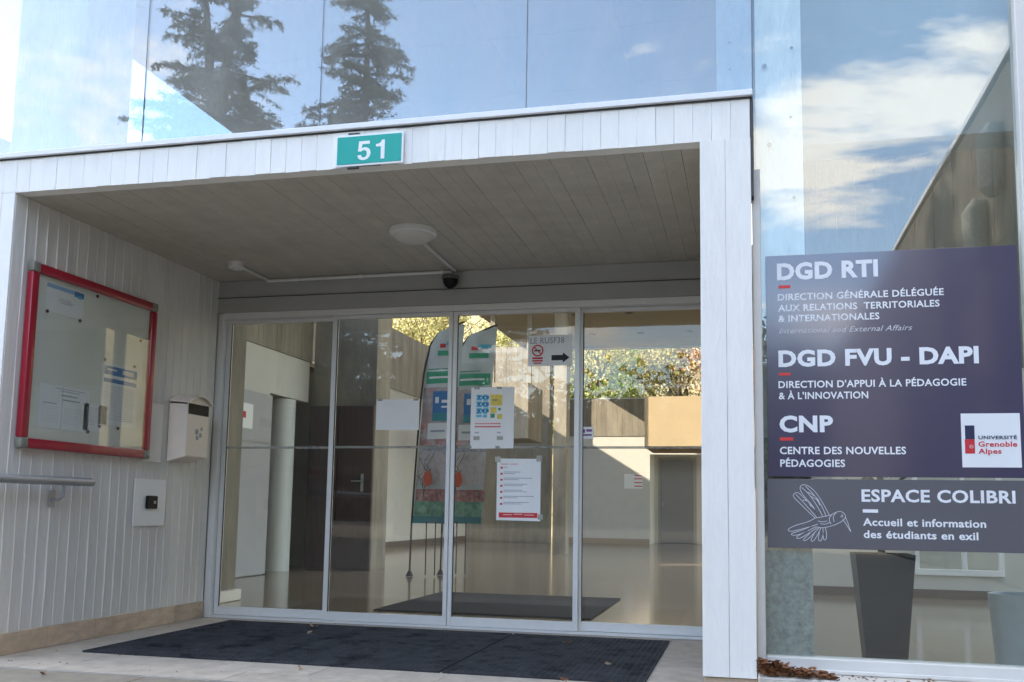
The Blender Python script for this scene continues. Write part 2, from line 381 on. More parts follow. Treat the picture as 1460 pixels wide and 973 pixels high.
# left post front (also boards)
lp = MB().box(-3.09, XL-.002, .0112, .0115, ZB, ZS).build('left_post', BACK, P)
boards(lp, 4, (-3.092, .0, ZB), (.088, 0, 0), rot((1, 0, 0), (0, 1, 0), (0, 0, 1)), .088, ZS-ZB-.001, .011, WHITE, 21)
# right post: mesh core plus cast boards on its front
rp = MB().box(XP+.003, XO-.003, .0115, D+.3, ZB, ZS+.1).build('right_post', WHITE, P)
boards(rp, 2, (XP, 0, ZB+.002), (.1175, 0, 0), rot((1, 0, 0), (0, 1, 0), (0, 0, 1)), .1175, ZS-ZB-.002, .0113, WHITE, 31, gap=.0003)
# soffit
sf = MB().box(XL-.012, XP+.003, .1, D+.05, ZS+.0115, ZS+.16).build('soffit', BACK, P)
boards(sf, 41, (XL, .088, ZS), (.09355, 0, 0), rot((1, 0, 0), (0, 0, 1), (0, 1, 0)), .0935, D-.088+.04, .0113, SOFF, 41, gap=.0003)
# fascia
fa = MB().box(-3.09, XO-.002, .0115, .0865, ZS+.001, ZT-.004).build('fascia', WHITE, P)
boards(fa, 50, (-3.092, 0, ZS-.001), (.0884, 0, 0), rot((1, 0, 0), (0, 1, 0), (0, 0, 1)), .0884, ZT-ZS-.006, .0113, WHITE, 51, jit=.0022, gap=.0004)
MB().box(-3.12, XO+.012, -.022, YG-.012, ZT+.001, ZT+.031, bev=.003).build('coping', COPE, P)
MB().box(-3.11, XO+.004, -.004, -.001, ZT-.008, ZT+.001).build('drip_edge', DARK, P)
MB().box(XO+.0005, XO+.012, .004, YG, 2.32, ZT).build('dark_gap_strip', DARK, P)  # solid dark strip standing in for the open corner gap
MB().box(-3.1, XO, YG-.01, D+.3, ZS+.165, ZT+.012).build('canopy_roof', ROOFM, P)
# stone skirting tiles along the left wall and under the posts
sk = MB().box(XL-.02, XL-.001, .0, D-.001, 0, ZB-.004).build('skirting', BACK, P)
y = -.01
for wdt in (.50, .42, .46, .40, .38, .3):
    y1 = min(y+wdt, D-.004); MB().box(XL-.018, XL+.014, y+.001, y1-.001, .001, ZB-.001+rng.uniform(-.001, .001), bev=.002).build('tile', TRAV, sk); y = y1
MB().box(XL-.34, XL-.021, -.008, .3, .001, ZB-.001, bev=.003).build('plinth', TRAV, P)
MB().box(XP+.004, XO-.003, .014, D, .001, ZB-.002, bev=.004).build('plinth', TRAV, P)

# house number plate
t = thing('house_number_plate', (-.58, 0, 2.6), 'teal enamel number plate reading 51 on the canopy edge', 'number plate')
MB().box(-.768, -.392, -.019, -.013, 2.598, 2.768, bev=.0025).build('plate', WENM, t)
MB().box(-.757, -.403, -.0215, -.019, 2.609, 2.757, bev=.001).build('teal_field', TEAL, t)
a = on(509.5, 229, 1, -.022); b = on(550, 199, 1, -.022); kx = (b.x-a.x)/1.34; kz = b.z-a.z
five = [(.06, 1), (.58, 1), (.58, .84), (.22, .84), (.19, .62), (.30, .67), (.42, .665), (.54, .60), (.61, .49), (.63, .34), (.59, .18), (.50, .06), (.37, 0), (.24, -.01), (.10, .04), (.02, .14), (0, .26), (.17, .27), (.20, .17), (.28, .13), (.37, .15), (.43, .22), (.45, .33), (.43, .44), (.37, .51), (.28, .52), (.20, .49), (.17, .45), (.02, .47)]
one = [(1.12, 0), (1.30, 0), (1.30, 1), (1.16, 1), (1.12, .88), (1.02, .81), (.88, .79), (.88, .66), (1.12, .66)]
for dg_ in (five, one): MB().prism([(a.x+p[0]*kx, a.z+p[1]*kz) for p in dg_], lambda u, v: (u, -.0217, v), lambda u, v: (u, -.0229, v)).build('numeral', LET, t)
for zz_ in (2.592, 2.774):
    MB().box(-.70, -.64, -.016, .0, zz_-.004, zz_+.004).build('bracket', DARK, t)
MB().box(-.64, -.52, -.0125, .0, 2.60, 2.765).build('backing_bracket', DARK, t)

# ceiling lamp, junction box, conduit, dome camera
t = thing('ceiling_lamp', (-.76, 1.1, ZS), 'round white ceiling lamp under the canopy', 'ceiling lamp')
MB().lathe([(.150, ZS), (.152, ZS-.012), (.150, ZS-.03), (.140, ZS-.036)], (-.745, 1.11, 0), 40).build('housing', LAMPW, t, True)
MB().lathe([(.128, ZS-.0362), (.124, ZS-.05), (.105, ZS-.066), (.06, ZS-.077), (.01, ZS-.08)], (-.745, 1.11, 0), 40).build('diffuser', mat('opal_diffuser', (.62, .60, .55), .3), t, True)
t = thing('junction_box', (-2.29, 1.66, ZS), 'small round junction box on the soffit beside the left wall', 'junction box')
MB().lathe([(.055, ZS), (.055, ZS-.04), (.048, ZS-.048), (.02, ZS-.05)], (-2.29, 1.63, 0), 24).build('box_body', LAMPW, t, True)
MB().lathe([(.02, ZS-.0502), (.018, ZS-.058), (.004, ZS-.06)], (-2.29, 1.63, 0), 16).build('cap', LAMPW, t, True)
t = thing('cable_conduit', (-1.5, 2.1, 2.58), 'white cable conduit running along the top of the door header to the lamp', 'conduit')
MB().tube([(-.76, 1.27, 2.588), (-.775, 2.095, 2.588)], .0115).build('pipe', LAMPW, t, True)
MB().tube([(-2.29, 2.095, 2.575), (-.80, 2.095, 2.582)], .0125).build('pipe', LAMPW, t, True)
MB().tube([(-2.29, 1.69, 2.586), (-2.29, 2.08, 2.584)], .0115).build('pipe', LAMPW, t, True)
for xx in (-2.05, -1.52, -.88): MB().tube([(xx-.012, 2.095, 2.5765+(xx+2.3)*.004), (xx+.012, 2.095, 2.5765+(xx+2.3)*.004)], .0165).build('clip', LAMPW, t, True)
t = thing('dome_camera', (-.80, 2.1, 2.5), 'small black dome camera at the middle of the door header', 'camera')
MB().lathe([(.062, 2.545), (.064, 2.53), (.058, 2.52)], (-.803, 2.075, 0), 28).build('mount', mat('camera_mount', (.10, .10, .10), .4), t, True)
MB().lathe([(.056, 2.5195), (.053, 2.495), (.040, 2.47), (.02, 2.455), (.003, 2.452)], (-.803, 2.075, 0), 28).build('dome', BLK, t, True)

# ------------------------------------------------------------------ sliding doors
Dr = thing('entrance_doors', (-.8, D, 0), 'automatic glass entrance doors with pale metal frames under the canopy', 'sliding door')
MB().box(XL+.001, XP+.002, D-.0, D+.14, 2.345, ZS-.002, bev=.002).build('header', ALUD, Dr)
MB().box(XL+.002, XP+.002, D-.012, D-.001, 2.461, 2.4635).build('header_joint', DARK, Dr)
fr = MB(); fr.box(XL+.001, XL+.055, D+.02, D+.13, .0, 2.344, bev=.002); fr.build('frame_jamb', ALU, Dr)
MB().box(XL+.056, XP, D-.004, D+.13, 2.297, 2.343, bev=.002).build('frame_head', ALU, Dr)
MB().box(XL+.056, XP, D+.012, D+.13, .0005, .016).build('floor_track', ALU, Dr)
def leaf(x0, x1, y, name, st=.036, rail=.062, sl_=None, sr_=None):
    lf = MB().box(x0, x0+(sl_ or st), y, y+.034, .018, 2.296, bev=.002).build(name, ALU, Dr)
    MB().box(x1-(sr_ or st), x1, y, y+.034, .018, 2.296, bev=.002).build('stile', ALU, lf)
    a = x0+(sl_ or st); b = x1-(sr_ or st)
    MB().box(a, b, y, y+.034, .018, .018+rail, bev=.002).build('bottom_rail', ALU, lf)
    MB().box(a, b, y, y+.034, 2.268, 2.296, bev=.002).build('top_rail', ALU, lf)
    MB().box(a, b, y+.014, y+.020, .018+rail, 2.268).build('pane', GD, lf)
    MB().box(a, b, y+.0115, y+.0128, 1.285, 1.303).build('pale_strip', FILM, lf)  # thin translucent pale strip across each pane
    MB().box(a, a+.006, y+.006, y+.0135, .08, 2.268).build('seal', DARK, lf)
    return lf
leaf(XL+.057, -1.745, D+.068, 'fixed_leaf')
leaf(-1.762, -.803, D+.022, 'sliding_leaf', sr_=.030)
leaf(-.797, .148, D+.022, 'sliding_leaf', sl_=.030)
leaf(.128, XP-.002, D+.068, 'fixed_leaf')

# papers on the doors (front face y = D+.036)
YP = D+.034
def sheet(name, pxq, label, cat='notice', y=YP, m=PAPER, group=None, bend=.0):
    (x0, y0), (x1, y1) = pxq; a = on(x0, y0, 1, y); b = on(x1, y1, 1, y)
    t = thing(name, ((a.x+b.x)/2, y, b.z), label, cat, group)
    mb = MB(); n = 8; tlt = rng.uniform(-.004, .004)
    for i in range(n):                 # slightly buckled sheet, 1 mm thick
        u0, u1 = i/n, (i+1)/n; f = lambda u: -.0016*abs(math.sin(u*5.3+x0))
        X0, X1 = a.x+(b.x-a.x)*u0, a.x+(b.x-a.x)*u1
        P_ = [(X0, y+f(u0), b.z+tlt*u0), (X1, y+f(u1), b.z+tlt*u1), (X1, y+f(u1), a.z+tlt*u1), (X0, y+f(u0), a.z+tlt*u0)]
        Q_ = [(p[0], y+.0012, p[2]) for p in P_]
        mb.quad(*P_); mb.quad(*reversed(Q_))
        if i == 0: mb.quad(P_[0], P_[3], Q_[3], Q_[0])
        if i == n-1: mb.quad(P_[1], Q_[1], Q_[2], P_[2])
        mb.quad(P_[3], P_[2], Q_[2], Q_[3]); mb.quad(P_[1], P_[0], Q_[0], Q_[1])
    mb.build('sheet', m, t)
    def rect(u0, v0, u1, v1, mm, nm='print', dy=.0022, th=.0006):   # u right, v down, 0..1
        X0, X1 = a.x+(b.x-a.x)*u0, a.x+(b.x-a.x)*u1; Z0, Z1 = a.z+(b.z-a.z)*v1, a.z+(b.z-a.z)*v0
        return MB().box(X0, X1, y-dy-th, y-dy, Z0, Z1).build(nm, mm, t)
    def rects(lst, mm, nm='print', dy=.0022):
        mb = MB()
        for u0, v0, u1, v1 in lst: mb.box(a.x+(b.x-a.x)*u0, a.x+(b.x-a.x)*u1, y-dy-.0006, y-dy, a.z+(b.z-a.z)*v1, a.z+(b.z-a.z)*v0)
        return mb.build(nm, mm, t)
    def tx(s, u0, v0, u1, v1, mm, bold=.01): 
        return facing(t, s, a.x+(b.x-a.x)*u0, a.x+(b.x-a.x)*u1, a.z+(b.z-a.z)*v1, (v1-v0)*(a.z-b.z), y-.0022, mm, bold, th=.0006)
    return t, rect, rects, tx
TAPE = glass('clear_tape', .08, (.85, .86, .84), 0, .45)
t, rect, rects, tx = sheet('paper_sheet', ((537, 570), (597, 613)), 'blank white sheet taped to the left sliding door')
rects([(.02, -.02, .14, .05), (.86, -.02, .98, .05)], TAPE, 'tape')
t, rect, rects, tx = sheet('paper_poster', ((672, 553), (732, 640)), 'white sheet with a small blue and yellow picture poster taped to the right sliding door')
rect(.08, .03, .78, .82, PAPER, 'inner_sheet', dy=.0024, th=.001)
r_ = random.Random(3); dyk = .0042
rects([(.13, .12+.055*i, .13+.13, .16+.055*i) for i in range(7)]+[(.29, .12+.055*i, .29+.09+.04*r_.random(), .165+.055*i) for i in range(7)], INKC, dy=dyk)
rects([(.16+.1*(i % 3), .14+.11*(i//3), .22+.1*(i % 3), .19+.11*(i//3)) for i in range(9)], INKB, dy=dyk+.0008)
rects([(.46, .12, .73, .30), (.46, .33, .60, .42), (.62, .44, .73, .52)], INKY, dy=dyk)
rects([(.50, .20, .62, .22), (.46, .43, .56, .50), (.64, .34, .70, .38)], GRNP, dy=dyk+.0008)
tx('MERCI', .28, .535, .56, .565, LETR)
rects([(.11+.06*i, .585, .15+.06*i, .605) for i in range(10)]+[(.11+.055*i, .63, .15+.055*i, .655) for i in range(11)], LETR, dy=dyk)
rects([(.1, .73, .2, .75), (.62, .73, .7, .75)], INKG, dy=dyk)
rects([(.08, -.01, .2, .03), (.6, -.01, .72, .03), (.08, .8, .22, .86), (.62, .8, .76, .86)], TAPE, 'tape', dy=dyk)
t, rect, rects, tx = sheet('paper_notice', ((709, 654), (770, 743)), 'white printed list with red strip at its foot on the right sliding door')
tx('Centre  ouvert', .09, .075, .48, .10, LETR)
rects([(.08, .135+.098*i, .135, .165+.098*i) for i in range(7)], LETR)
rects([(.16, .14, .24, .15)]+[(.16, .215+.098*i, .55+.38*((i*37 % 10)/10), .225+.098*i) for i in range(6)]+[(.16, .24+.098*i, .42+.3*((i*53 % 10)/10), .249+.098*i) for i in range(6)], INKG)
rects([(.06, .875, .94, .955)], LETR)
rects([(.16, .905, .36, .913), (.40, .895, .6, .903), (.64, .905, .86, .913)], LET, dy=.003)
rects([(-.05, -.03, .08, .06), (.9, -.05, 1.03, .05), (.95, .9, 1.06, .98)], TAPE, 'tape', dy=.003)
t, rect, rects, tx = sheet('direction_sign', ((753.5, 479), (815, 521)), 'paper sign reading LE RUSF38 with black arrow and no smoking mark on the doors')
tx('LE RUSF38', .05, .07, .83, .27, INKG, .012)
pa = on(753.5, 479, 1, YP); pb = on(815, 521, 1, YP); W_ = pb.x-pa.x; H_ = pa.z-pb.z
def ring(cx, cz, r0, r1, y, m, par, nm='ring', n=28):
    mb = MB()
    for i in range(n):
        a0, a1 = 2*math.pi*i/n, 2*math.pi*(i+1)/n
        poly = [(cx+r0*math.cos(a0), cz+r0*math.sin(a0)), (cx+r1*math.cos(a0), cz+r1*math.sin(a0)), (cx+r1*math.cos(a1), cz+r1*math.sin(a1)), (cx+r0*math.cos(a1), cz+r0*math.sin(a1))]
        mb.prism(poly, lambda u, v: (u, y, v), lambda u, v: (u, y-.0007, v))
    return mb.build(nm, m, par)
cx, cz, rr_ = pa.x+.22*W_, pa.z-.50*H_, .135*W_
ring(cx, cz, rr_*.78, rr_, YP-.0022, LETR, t)
MB().prism([(cx-rr_*.68, cz+rr_*.55), (cx-rr_*.55, cz+rr_*.68), (cx+rr_*.68, cz-rr_*.55), (cx+rr_*.55, cz-rr_*.68)], lambda u, v: (u, YP-.0030, v), lambda u, v: (u, YP-.0036, v)).build('slash', LETR, t)
MB().box(cx-rr_*.6, cx+rr_*.5, YP-.0028, YP-.0022, cz-.12*rr_, cz+.12*rr_).build('cigarette', INKK, t)
rects([(.10, .72, .34, .78), (.10, .81, .34, .86), (.13, .89, .31, .93)], LETR)
MB().prism([(pa.x+W_*u, pa.z-H_*v) for u, v in ((.54, .66), (.80, .66), (.80, .58), (.95, .745), (.80, .91), (.80, .83), (.54, .83))], lambda u, v: (u, YP-.0022, v), lambda u, v: (u, YP-.0029, v)).build('arrow', INKK, t)
t, rect, rects, tx = sheet('door_sticker', ((826.5, 609), (846, 626)), 'tiny white sticker with purple print on the right fixed pane', 'sticker', y=D+.080)
rects([(.1, .2, .4, .5), (.5, .2, .9, .4), (.1, .6, .9, .75)], mat('purple_print', (.22, .08, .3), .6))

# ------------------------------------------------------------------ things on the left wall (x = XL + .002)
def Wp(x, y): p = on(x, y, 0, XL+.006); return p.y, p.z
nb = thing('notice_board', (XL, .7, 1.16), 'red framed glazed notice board with four papers on the boarded left wall', 'notice board')
Y0, Y1, Z0, Z1 = .125, 1.315, 1.155, 2.235; fx0, fx1 = XL+.007, XL+.052; fw = .058
MB().box(XL+.007, XL+.026, Y0+.02, Y1-.02, Z0+.02, Z1-.02).build('back_panel', BOARDW, nb)
for q in ((Y0, Y0+fw, Z0+fw, Z1-fw), (Y1-fw, Y1, Z0+fw, Z1-fw), (Y0+fw, Y1-fw, Z0, Z0+fw), (Y0+fw, Y1-fw, Z1-fw, Z1)):
    MB().box(fx0, fx1, q[0]+.0005, q[1]-.0005, q[2]+.0005, q[3]-.0005, bev=.010).build('frame_rail', RED, nb, True)
for yy, z_ in ((Y0, Z0), (Y0, Z1-fw), (Y1-fw, Z0), (Y1-fw, Z1-fw)):
    MB().box(fx0, fx1+.003, yy-.002, yy+fw+.002, z_-.002, z_+fw+.002, bev=.012).build('corner_cap', CORN, nb, True)
MB().box(XL+.040, XL+.044, Y0+fw-.002, Y1-fw+.002, Z0+fw-.002, Z1-fw+.002).build('glass_cover', GN, nb)
MB().lathe([(.008, 0), (.008, .012), (.004, .013)], (fx1+.002, Y1-.03, Z0+.03), 14, Matrix.Rotation(R(90), 4, 'Y')).build('lock', GREYM, nb)
def wsheet(name, pts, label, group=None, tilt=0):
    ys = [Wp(*p)[0] for p in pts]; zs = [Wp(*p)[1] for p in pts]; y0, y1, z0, z1 = min(ys), max(ys), min(zs), max(zs)
    t = thing(name, (XL+.03, (y0+y1)/2, z0), label, 'notice', group)
    MB().box(XL+.0275, XL+.0287, y0, y1, z0, z1).build('sheet', PAPER, t)
    def rects(l, m, dx=0, nm='print'):
        mb = MB()
        for u0, v0, u1, v1 in l: mb.box(XL+.0288+dx, XL+.0293+dx, y0+(y1-y0)*u0, y0+(y1-y0)*u1, z1-(z1-z0)*v1, z1-(z1-z0)*v0)
        return mb.build(nm, m, t)
    return t, rects, (y0, y1, z0, z1)
t, rc, b = wsheet('pinned_paper', ((63, 402), (114, 458)), 'white paper with a blue header in the top left of the red notice board')
rc([(0.0, .02, .72, .16)], mat('pale_blue_print', (.30, .50, .72), .6)); rc([(.72, .02, .98, .22)], INKB); rc([(.8, .16, .92, .26)], INKC, .0008); rc([(.35, .45, .65, .47), (.3, .52, .7, .54), (.38, .58, .66, .60)], INKG)
t, rc, b = wsheet('pinned_paper', ((52, 545), (120, 617)), 'wide pair of pages in the bottom left of the red notice board')
rc([(.3, .06, .9, .075), (.4, .11, .8, .125), (.42, .2, .75, .23), (.45, .3, .8, .33), (.08, .42, .35, .44)], INKG); rc([(.45, .0, .455, 1)], INKG)
rc([(.05, .5+.05*i, .40, .508+.05*i) for i in range(8)]+[(.5, .5+.05*i, .93, .508+.05*i) for i in range(8)], mat('faint_print', (.60, .63, .68), .7))
t, rc, b = wsheet('pinned_paper', ((141, 514), (189, 612)), 'white leaflet with two blue bands at the right of the red notice board')
rc([(.08, .06, .95, .20), (.08, .255, .95, .32)], INKB); rc([(.15, .1, .4, .13), (.55, .09, .85, .16)], LET, .0006)
rc([(.12, .37+.033*i, .9, .381+.033*i) for i in range(17)], mat('faint_print', (.60, .63, .68), .7))
t, rc, b = wsheet('pinned_paper', ((116, 575), (146, 617)), 'narrow plain sheet between the other papers at the foot of the red notice board')
rc([(.1, .12+.08*i, .88, .14+.08*i) for i in range(9)], mat('faint_print', (.60, .63, .68), .7))
MAG = mat('maroon_magnet', (.12, .03, .03), .4)
for i, (mx_, my_, d_) in enumerate(((134, 423, 'alone near the top of the notice board'), (109, 458, 'at the corner of the blue headed paper'), (62, 444, 'at the left edge beside the blue headed paper'), (145, 513, 'at the top left of the leaflet with blue bands'), (187, 523, 'at the top right of the leaflet with blue bands'), (137, 608, 'at the bottom left of the leaflet with blue bands'), (163, 611, 'under the leaflet with blue bands'), (120, 616, 'at the bottom right of the paired pages'), (196, 486, 'alone at the right side of the notice board'))):
    yy, z_ = Wp(mx_, my_); tag(MB().lathe([(.010, 0), (.011, .005), (.008, .008)], (XL+.0293+.001, yy, z_), 14, Matrix.Rotation(R(90), 4, 'Y')).build('magnet', MAG), 'small dark red magnet '+d_, 'magnet', 'magnets on the notice board')

tag(MB().box(XL+.008, XL+.013, 1.29, 1.50, 1.139, 1.55, bev=.001).build('blank_panel', CREAM2), 'plain cream panel fixed between the notice board and the letterbox', 'panel')
mbx = thing('letterbox', (XL, 1.7, 1.17), 'cream metal letterbox with arched lid fixed beside the doors', 'letterbox')
by0, by1, bz0, bz1 = 1.575, 1.855, 1.175, 1.60; bx = XL+.008; bd = .145
pr_ = [(bx, bz0-.02), (bx+bd, bz0+.015), (bx+bd, bz1-.02), (bx, bz1+.01)]
MB().prism(pr_, lambda u, v: (u, by0, v), lambda u, v: (u, by1, v)).build('body', CREAM, mbx)
nn = 10; poly = [(by0-.012+(by1-by0+.024)*i/nn, bz1-.015+.055*math.sin(math.pi*i/nn)) for i in range(nn+1)]
poly2 = poly+[(p[0], p[1]-.008) for p in reversed(poly)]
MB().prism(poly2, lambda u, v: (bx, u, v+.012), lambda u, v: (bx+bd+.03, u, v-.004)).build('lid', CREAM, mbx, True)
MB().prism([(p[0], p[1]-.010) for p in poly if True]+[(by1, bz1-.035), (by0, bz1-.035)], lambda u, v: (bx+.002, min(max(u, by0), by1), v+.008), lambda u, v: (bx+bd-.002, min(max(u, by0), by1), v-.002)).build('top', CREAM, mbx)
MB().box(bx+bd+.0005, bx+bd+.004, by0+.006, by1-.006, bz0+.02, bz1-.1, bev=.001).build('door', CREAM, mbx)
MB().box(bx+bd+.0005, bx+bd+.007, by0+.012, by1-.012, bz1-.105, bz1-.028, bev=.002).build('slot', BLK, mbx)
q = MB()
for (u, v, r) in ((.45, .42, .022), (.62, .35, .018), (.48, .28, .018), (.66, .5, .014)): q.lathe([(r, 0), (r, .0008)], (bx+bd+.0042, by0+(by1-by0)*u, bz0+.02+(bz1-bz0-.12)*v+.05), 18, Matrix.Rotation(R(90), 4, 'Y'))
q.build('round_logo', INKG, mbx)
sp = thing('door_call_plate', (XL, 1.4, .7), 'white wall plate with a square black button, below the letterbox', 'intercom')
MB().box(XL+.007, XL+.015, 1.225, 1.58, .698, 1.02, bev=.0015).build('plate', WENM, sp)
MB().box(XL+.0152, XL+.035, 1.345, 1.465, .815, .905, bev=.006).build('button', BLK, sp, True)
MB().box(XL+.0352, XL+.036, 1.415, 1.44, .85, .87).build('indicator', INKG, sp)
hr = thing('handrail', (XL, .3, .8), 'grey metal handrail ending on the boarded left wall', 'handrail')
MB().tube([(XL+.085, -.9, .975), (XL+.085, .69, .975), (XL+.083, .705, .975)], [.026, .026, .022], 16).build('rail', GREYM, hr, True)
MB().tube([(XL+.006, .455, .865), (XL+.05, .455, .865), (XL+.083, .455, .885), (XL+.085, .455, .958)], .010, 10).build('bracket', GREYM, hr, True)
MB().box(XL+.006, XL+.012, .43, .48, .82, .92, bev=.002).build('bracket_plate', GREYM, hr)

# ------------------------------------------------------------------ glazed facade
Fc = thing('glass_facade', (0, YG, 0), 'tall glass front of the building above and beside the entrance canopy, mirroring sky and trees', 'glazing')
def pane(x0, x1, z0, z1, m=GF): MB().box(x0+.002, x1-.002, YG, YG+.010, z0, z1).build('window_pane', m, Fc)
zt0, ztop = ZT+.014, 5.24
for a_, b_ in ((-5.9, -4.1), (-4.1, -2.027), (-2.027, -.935), (-.935, .215), (.215, 1.343)): pane(a_, b_, zt0, ztop)
pane(-5.9, -3.1, .22, zt0-.003)
for a_, b_ in ((1.343, 2.50), (2.56, 4.40)): pane(a_, b_, .215, ztop, GR)
SEAL = mat('silicone_joint', (.16, .17, .18), .6)
for xx in (-4.1, -2.027, -.935, .215): MB().box(xx-.0013, xx+.0013, YG-.0015, YG+.011, zt0, ztop).build('silicone_joint', SEAL, Fc)
MB().box(1.3405, 1.3455, YG-.0015, YG+.011, 2.47, ztop).build('silicone_joint', SEAL, Fc)
CRM = mat('cream_frame', (.74, .72, .68), .45, .04, 6, stain=.2, stcol=(.5, .46, .40))
MB().box(XO+.003, 1.372, YG-.052, YG-.002, .155, 2.47, bev=.003).build('jamb', CRM, Fc)
MB().box(2.501, 2.559, YG-.05, YG+.05, .155, ztop, bev=.003).build('mullion', CRM, Fc)
MB().box(1.373, 2.5, YG-.045, YG+.05, .165, .213, bev=.003).build('sill_frame', CRM, Fc)
MB().box(2.56, 4.42, YG-.045, YG+.05, .165, .213, bev=.003).build('sill_frame', CRM, Fc)
MB().box(1.373, 2.5, YG-.062, YG-.046, .150, .168, bev=.003).build('sill_nose', CRM, Fc)
ld = tag(MB().box(XO+.004, 4.4, -.10, YG+.2, -.02, .148, bev=.006).build('window_ledge', mat('weathered_ledge', (.62, .58, .52), .85, .2, 14, .5, 60, stain=.5, stcol=(.3, .26, .2))), 'weathered pale concrete ledge under the window beside the white post', 'ledge')
tag(MB().box(-6.4, -3.093, .0, YG+.2, -.02, .2, bev=.006).build('window_ledge', MATS['weathered_ledge']), 'weathered pale concrete ledge left of the entrance canopy', 'ledge')
ro = MB().box(-4.6, 9, .0, 1.6, ROOF+.02, ROOF+.5).box(-4.6, 2.2, 1.6, 8.2, ROOF+.02, ROOF+.5).box(5.8, 9, 1.6, 6.4, ROOF+.02, ROOF+.5).box(2.2, 9, 6.4, 8.2, ROOF+.02, ROOF+.5).box(-4.6, -3.4, 8.2, 11.4, ROOF+.02, ROOF+.5).box(3.8, 9, 8.2, 13.0, ROOF+.02, ROOF+.5).box(-4.6, 9, 13.0, BACKY+.6, ROOF+.02, ROOF+.5); tag(ro.build('roof_slab', CONC), 'flat concrete roof slab over the glazed entrance hall', 'roof')  # gaps for the added roof lights; left notch lets sun onto the hanging box

# columns behind the glass
def column(x0, x1, y0, y1, z0, z1, label, m=CONCL, nbd=4, core=True, name='concrete_column'):
    t = thing(name, ((x0+x1)/2, (y0+y1)/2, 0), label, 'column')
    MB().box(x0+.011, x1-.011, y0+.011, y1-.002, z0, z1).build('core', m, t)
    wd = (x1-x0)/nbd
    boards(t, nbd, (x0, y0, z0), (wd, 0, 0), rot((1, 0, 0), (0, 1, 0), (0, 0, 1)), wd, z1-z0, .0108, m, int(abs(x0*100)), var=3)
    ns = max(1, int((y1-y0)/wd)); ws = (y1-y0-.012)/ns
    boards(t, ns, (x0, y1, z0), (0, -ws, 0), rot((0, -1, 0), (1, 0, 0), (0, 0, 1)), ws, z1-z0, .0108, m, int(abs(x0*90)), var=3)
    boards(t, ns, (x1, y0+.012, z0), (0, ws, 0), rot((0, 1, 0), (-1, 0, 0), (0, 0, 1)), ws, z1-z0, .0108, m, int(abs(x0*80)), var=3)
    return t
c = column(1.345, 1.585, .155, .60, 0.0, ROOF-.01, 'pale board-marked concrete column behind the glass, right of the canopy')
for o_ in (): pass
wd = .105
MB().box(1.172, 1.340, .166, .60, ZT+.013, ROOF-.01).build('core', CONCL, c)
boards(c, 2, (1.158, .155, ZT+.013), (.0932, 0, 0), rot((1, 0, 0), (0, 1, 0), (0, 0, 1)), .093, ROOF-ZT-.02, .0108, CONCL, 77, var=3)
q = MB()
for (x_, z_, r) in ((1.235, 3.16, .008), (1.235, 3.02, .006), (1.40, 3.02, .012), (1.42, 2.62, .011), (1.53, 3.1, .008), (1.53, 2.35, .008), (1.52, 2.75, .007)): q.lathe([(r, 0), (r*.7, .003)], (x_, .153, z_), 14, Matrix.Rotation(R(90), 4, 'X'))
q.build('tie_hole', mat('tie_hole', (.2, .21, .2), .9), c)
column(-2.96, -2.47, .155, .60, ZT+.013, ROOF-.01, 'pale board-marked concrete column behind the upper glass at the far left')

# ------------------------------------------------------------------ signs on the right glass
YS = YG-.006
st = thing('department_sign', (1.93, YS, 1.017), 'dark purple glossy sign of departments with white lettering on the right window', 'sign')
MB().box(1.392, 2.478, YS-.001, YS+.005, 1.018, 2.057, bev=.0008).build('panel', NAVY, st)
yf = YS-.0014
for s_, x0, x1, yt, yb, m_, bo, sh in (
    ('DGD RTI', 1108, 1252, 376, 399, LET, .042, 0), ('DIRECTION GÉNÉRALE DÉLÉGUÉE', 1109, 1346, 419.5, 429, LET, .020, 0),
    ('AUX RELATIONS  TERRITORIALES', 1109.5, 1340, 435, 444.5, LET, .020, 0), ('& INTERNATIONALES', 1110, 1254, 450, 459.5, LET, .020, 0),
    ('International and External Affairs', 1111, 1301, 468, 476, mat('soft_lettering', (.6, .6, .64), .5), .0, .35),
    ('DGD FVU - DAPI', 1110, 1396, 500, 522.5, LET, .042, 0), ("DIRECTION D'APPUI À LA PÉDAGOGIE", 1110, 1378, 543.5, 553.5, LET, .020, 0),
    ("& À L'INNOVATION", 1110.5, 1238, 559.5, 569.5, LET, .020, 0), ('CNP', 1111.5, 1188, 593, 615.5, LET, .042, 0),
    ('CENTRE DES NOUVELLES', 1112, 1292, 637, 647.5, LET, .022, 0), ('PÉDAGOGIES', 1112.5, 1205, 655, 665.5, LET, .022, 0)):
    pxtext(st, s_, x0, x1, yt, yb, yf, m_, bo, sh)
def pbox(par, x0, y0, x1, y1, y, m, nm, th=.001):
    a = on(x0, y0, 1, y); b = on(x1, y1, 1, y); return MB().box(a.x, b.x, y-th, y, b.z, a.z).build(nm, m, par)
RB = mat('red_bar', (.75, .04, .04), .5)
for q in ((1110, 407.5, 1127, 411), (1110.5, 532, 1127, 535.5), (1112, 624, 1131, 628.5)): pbox(st, *q, yf, RB, 'red_bar')
pbox(st, 1369.5, 590, 1457, 667, yf, WENM, 'logo_panel', .0015)
yl = yf-.0017
pbox(st, 1375.5, 607, 1389.7, 626.5, yl, LETN, 'logo_navy_block'); pbox(st, 1375.5, 626.7, 1390.3, 647, yl, LETR, 'logo_red_block')
ca = on(1384, 637, 1, yl-.0012)
for rr in (.008, .0045):
    ring(ca.x+.003, ca.z, rr-.0011, rr, yl-.0012, LET, st, 'logo_arc', 18)
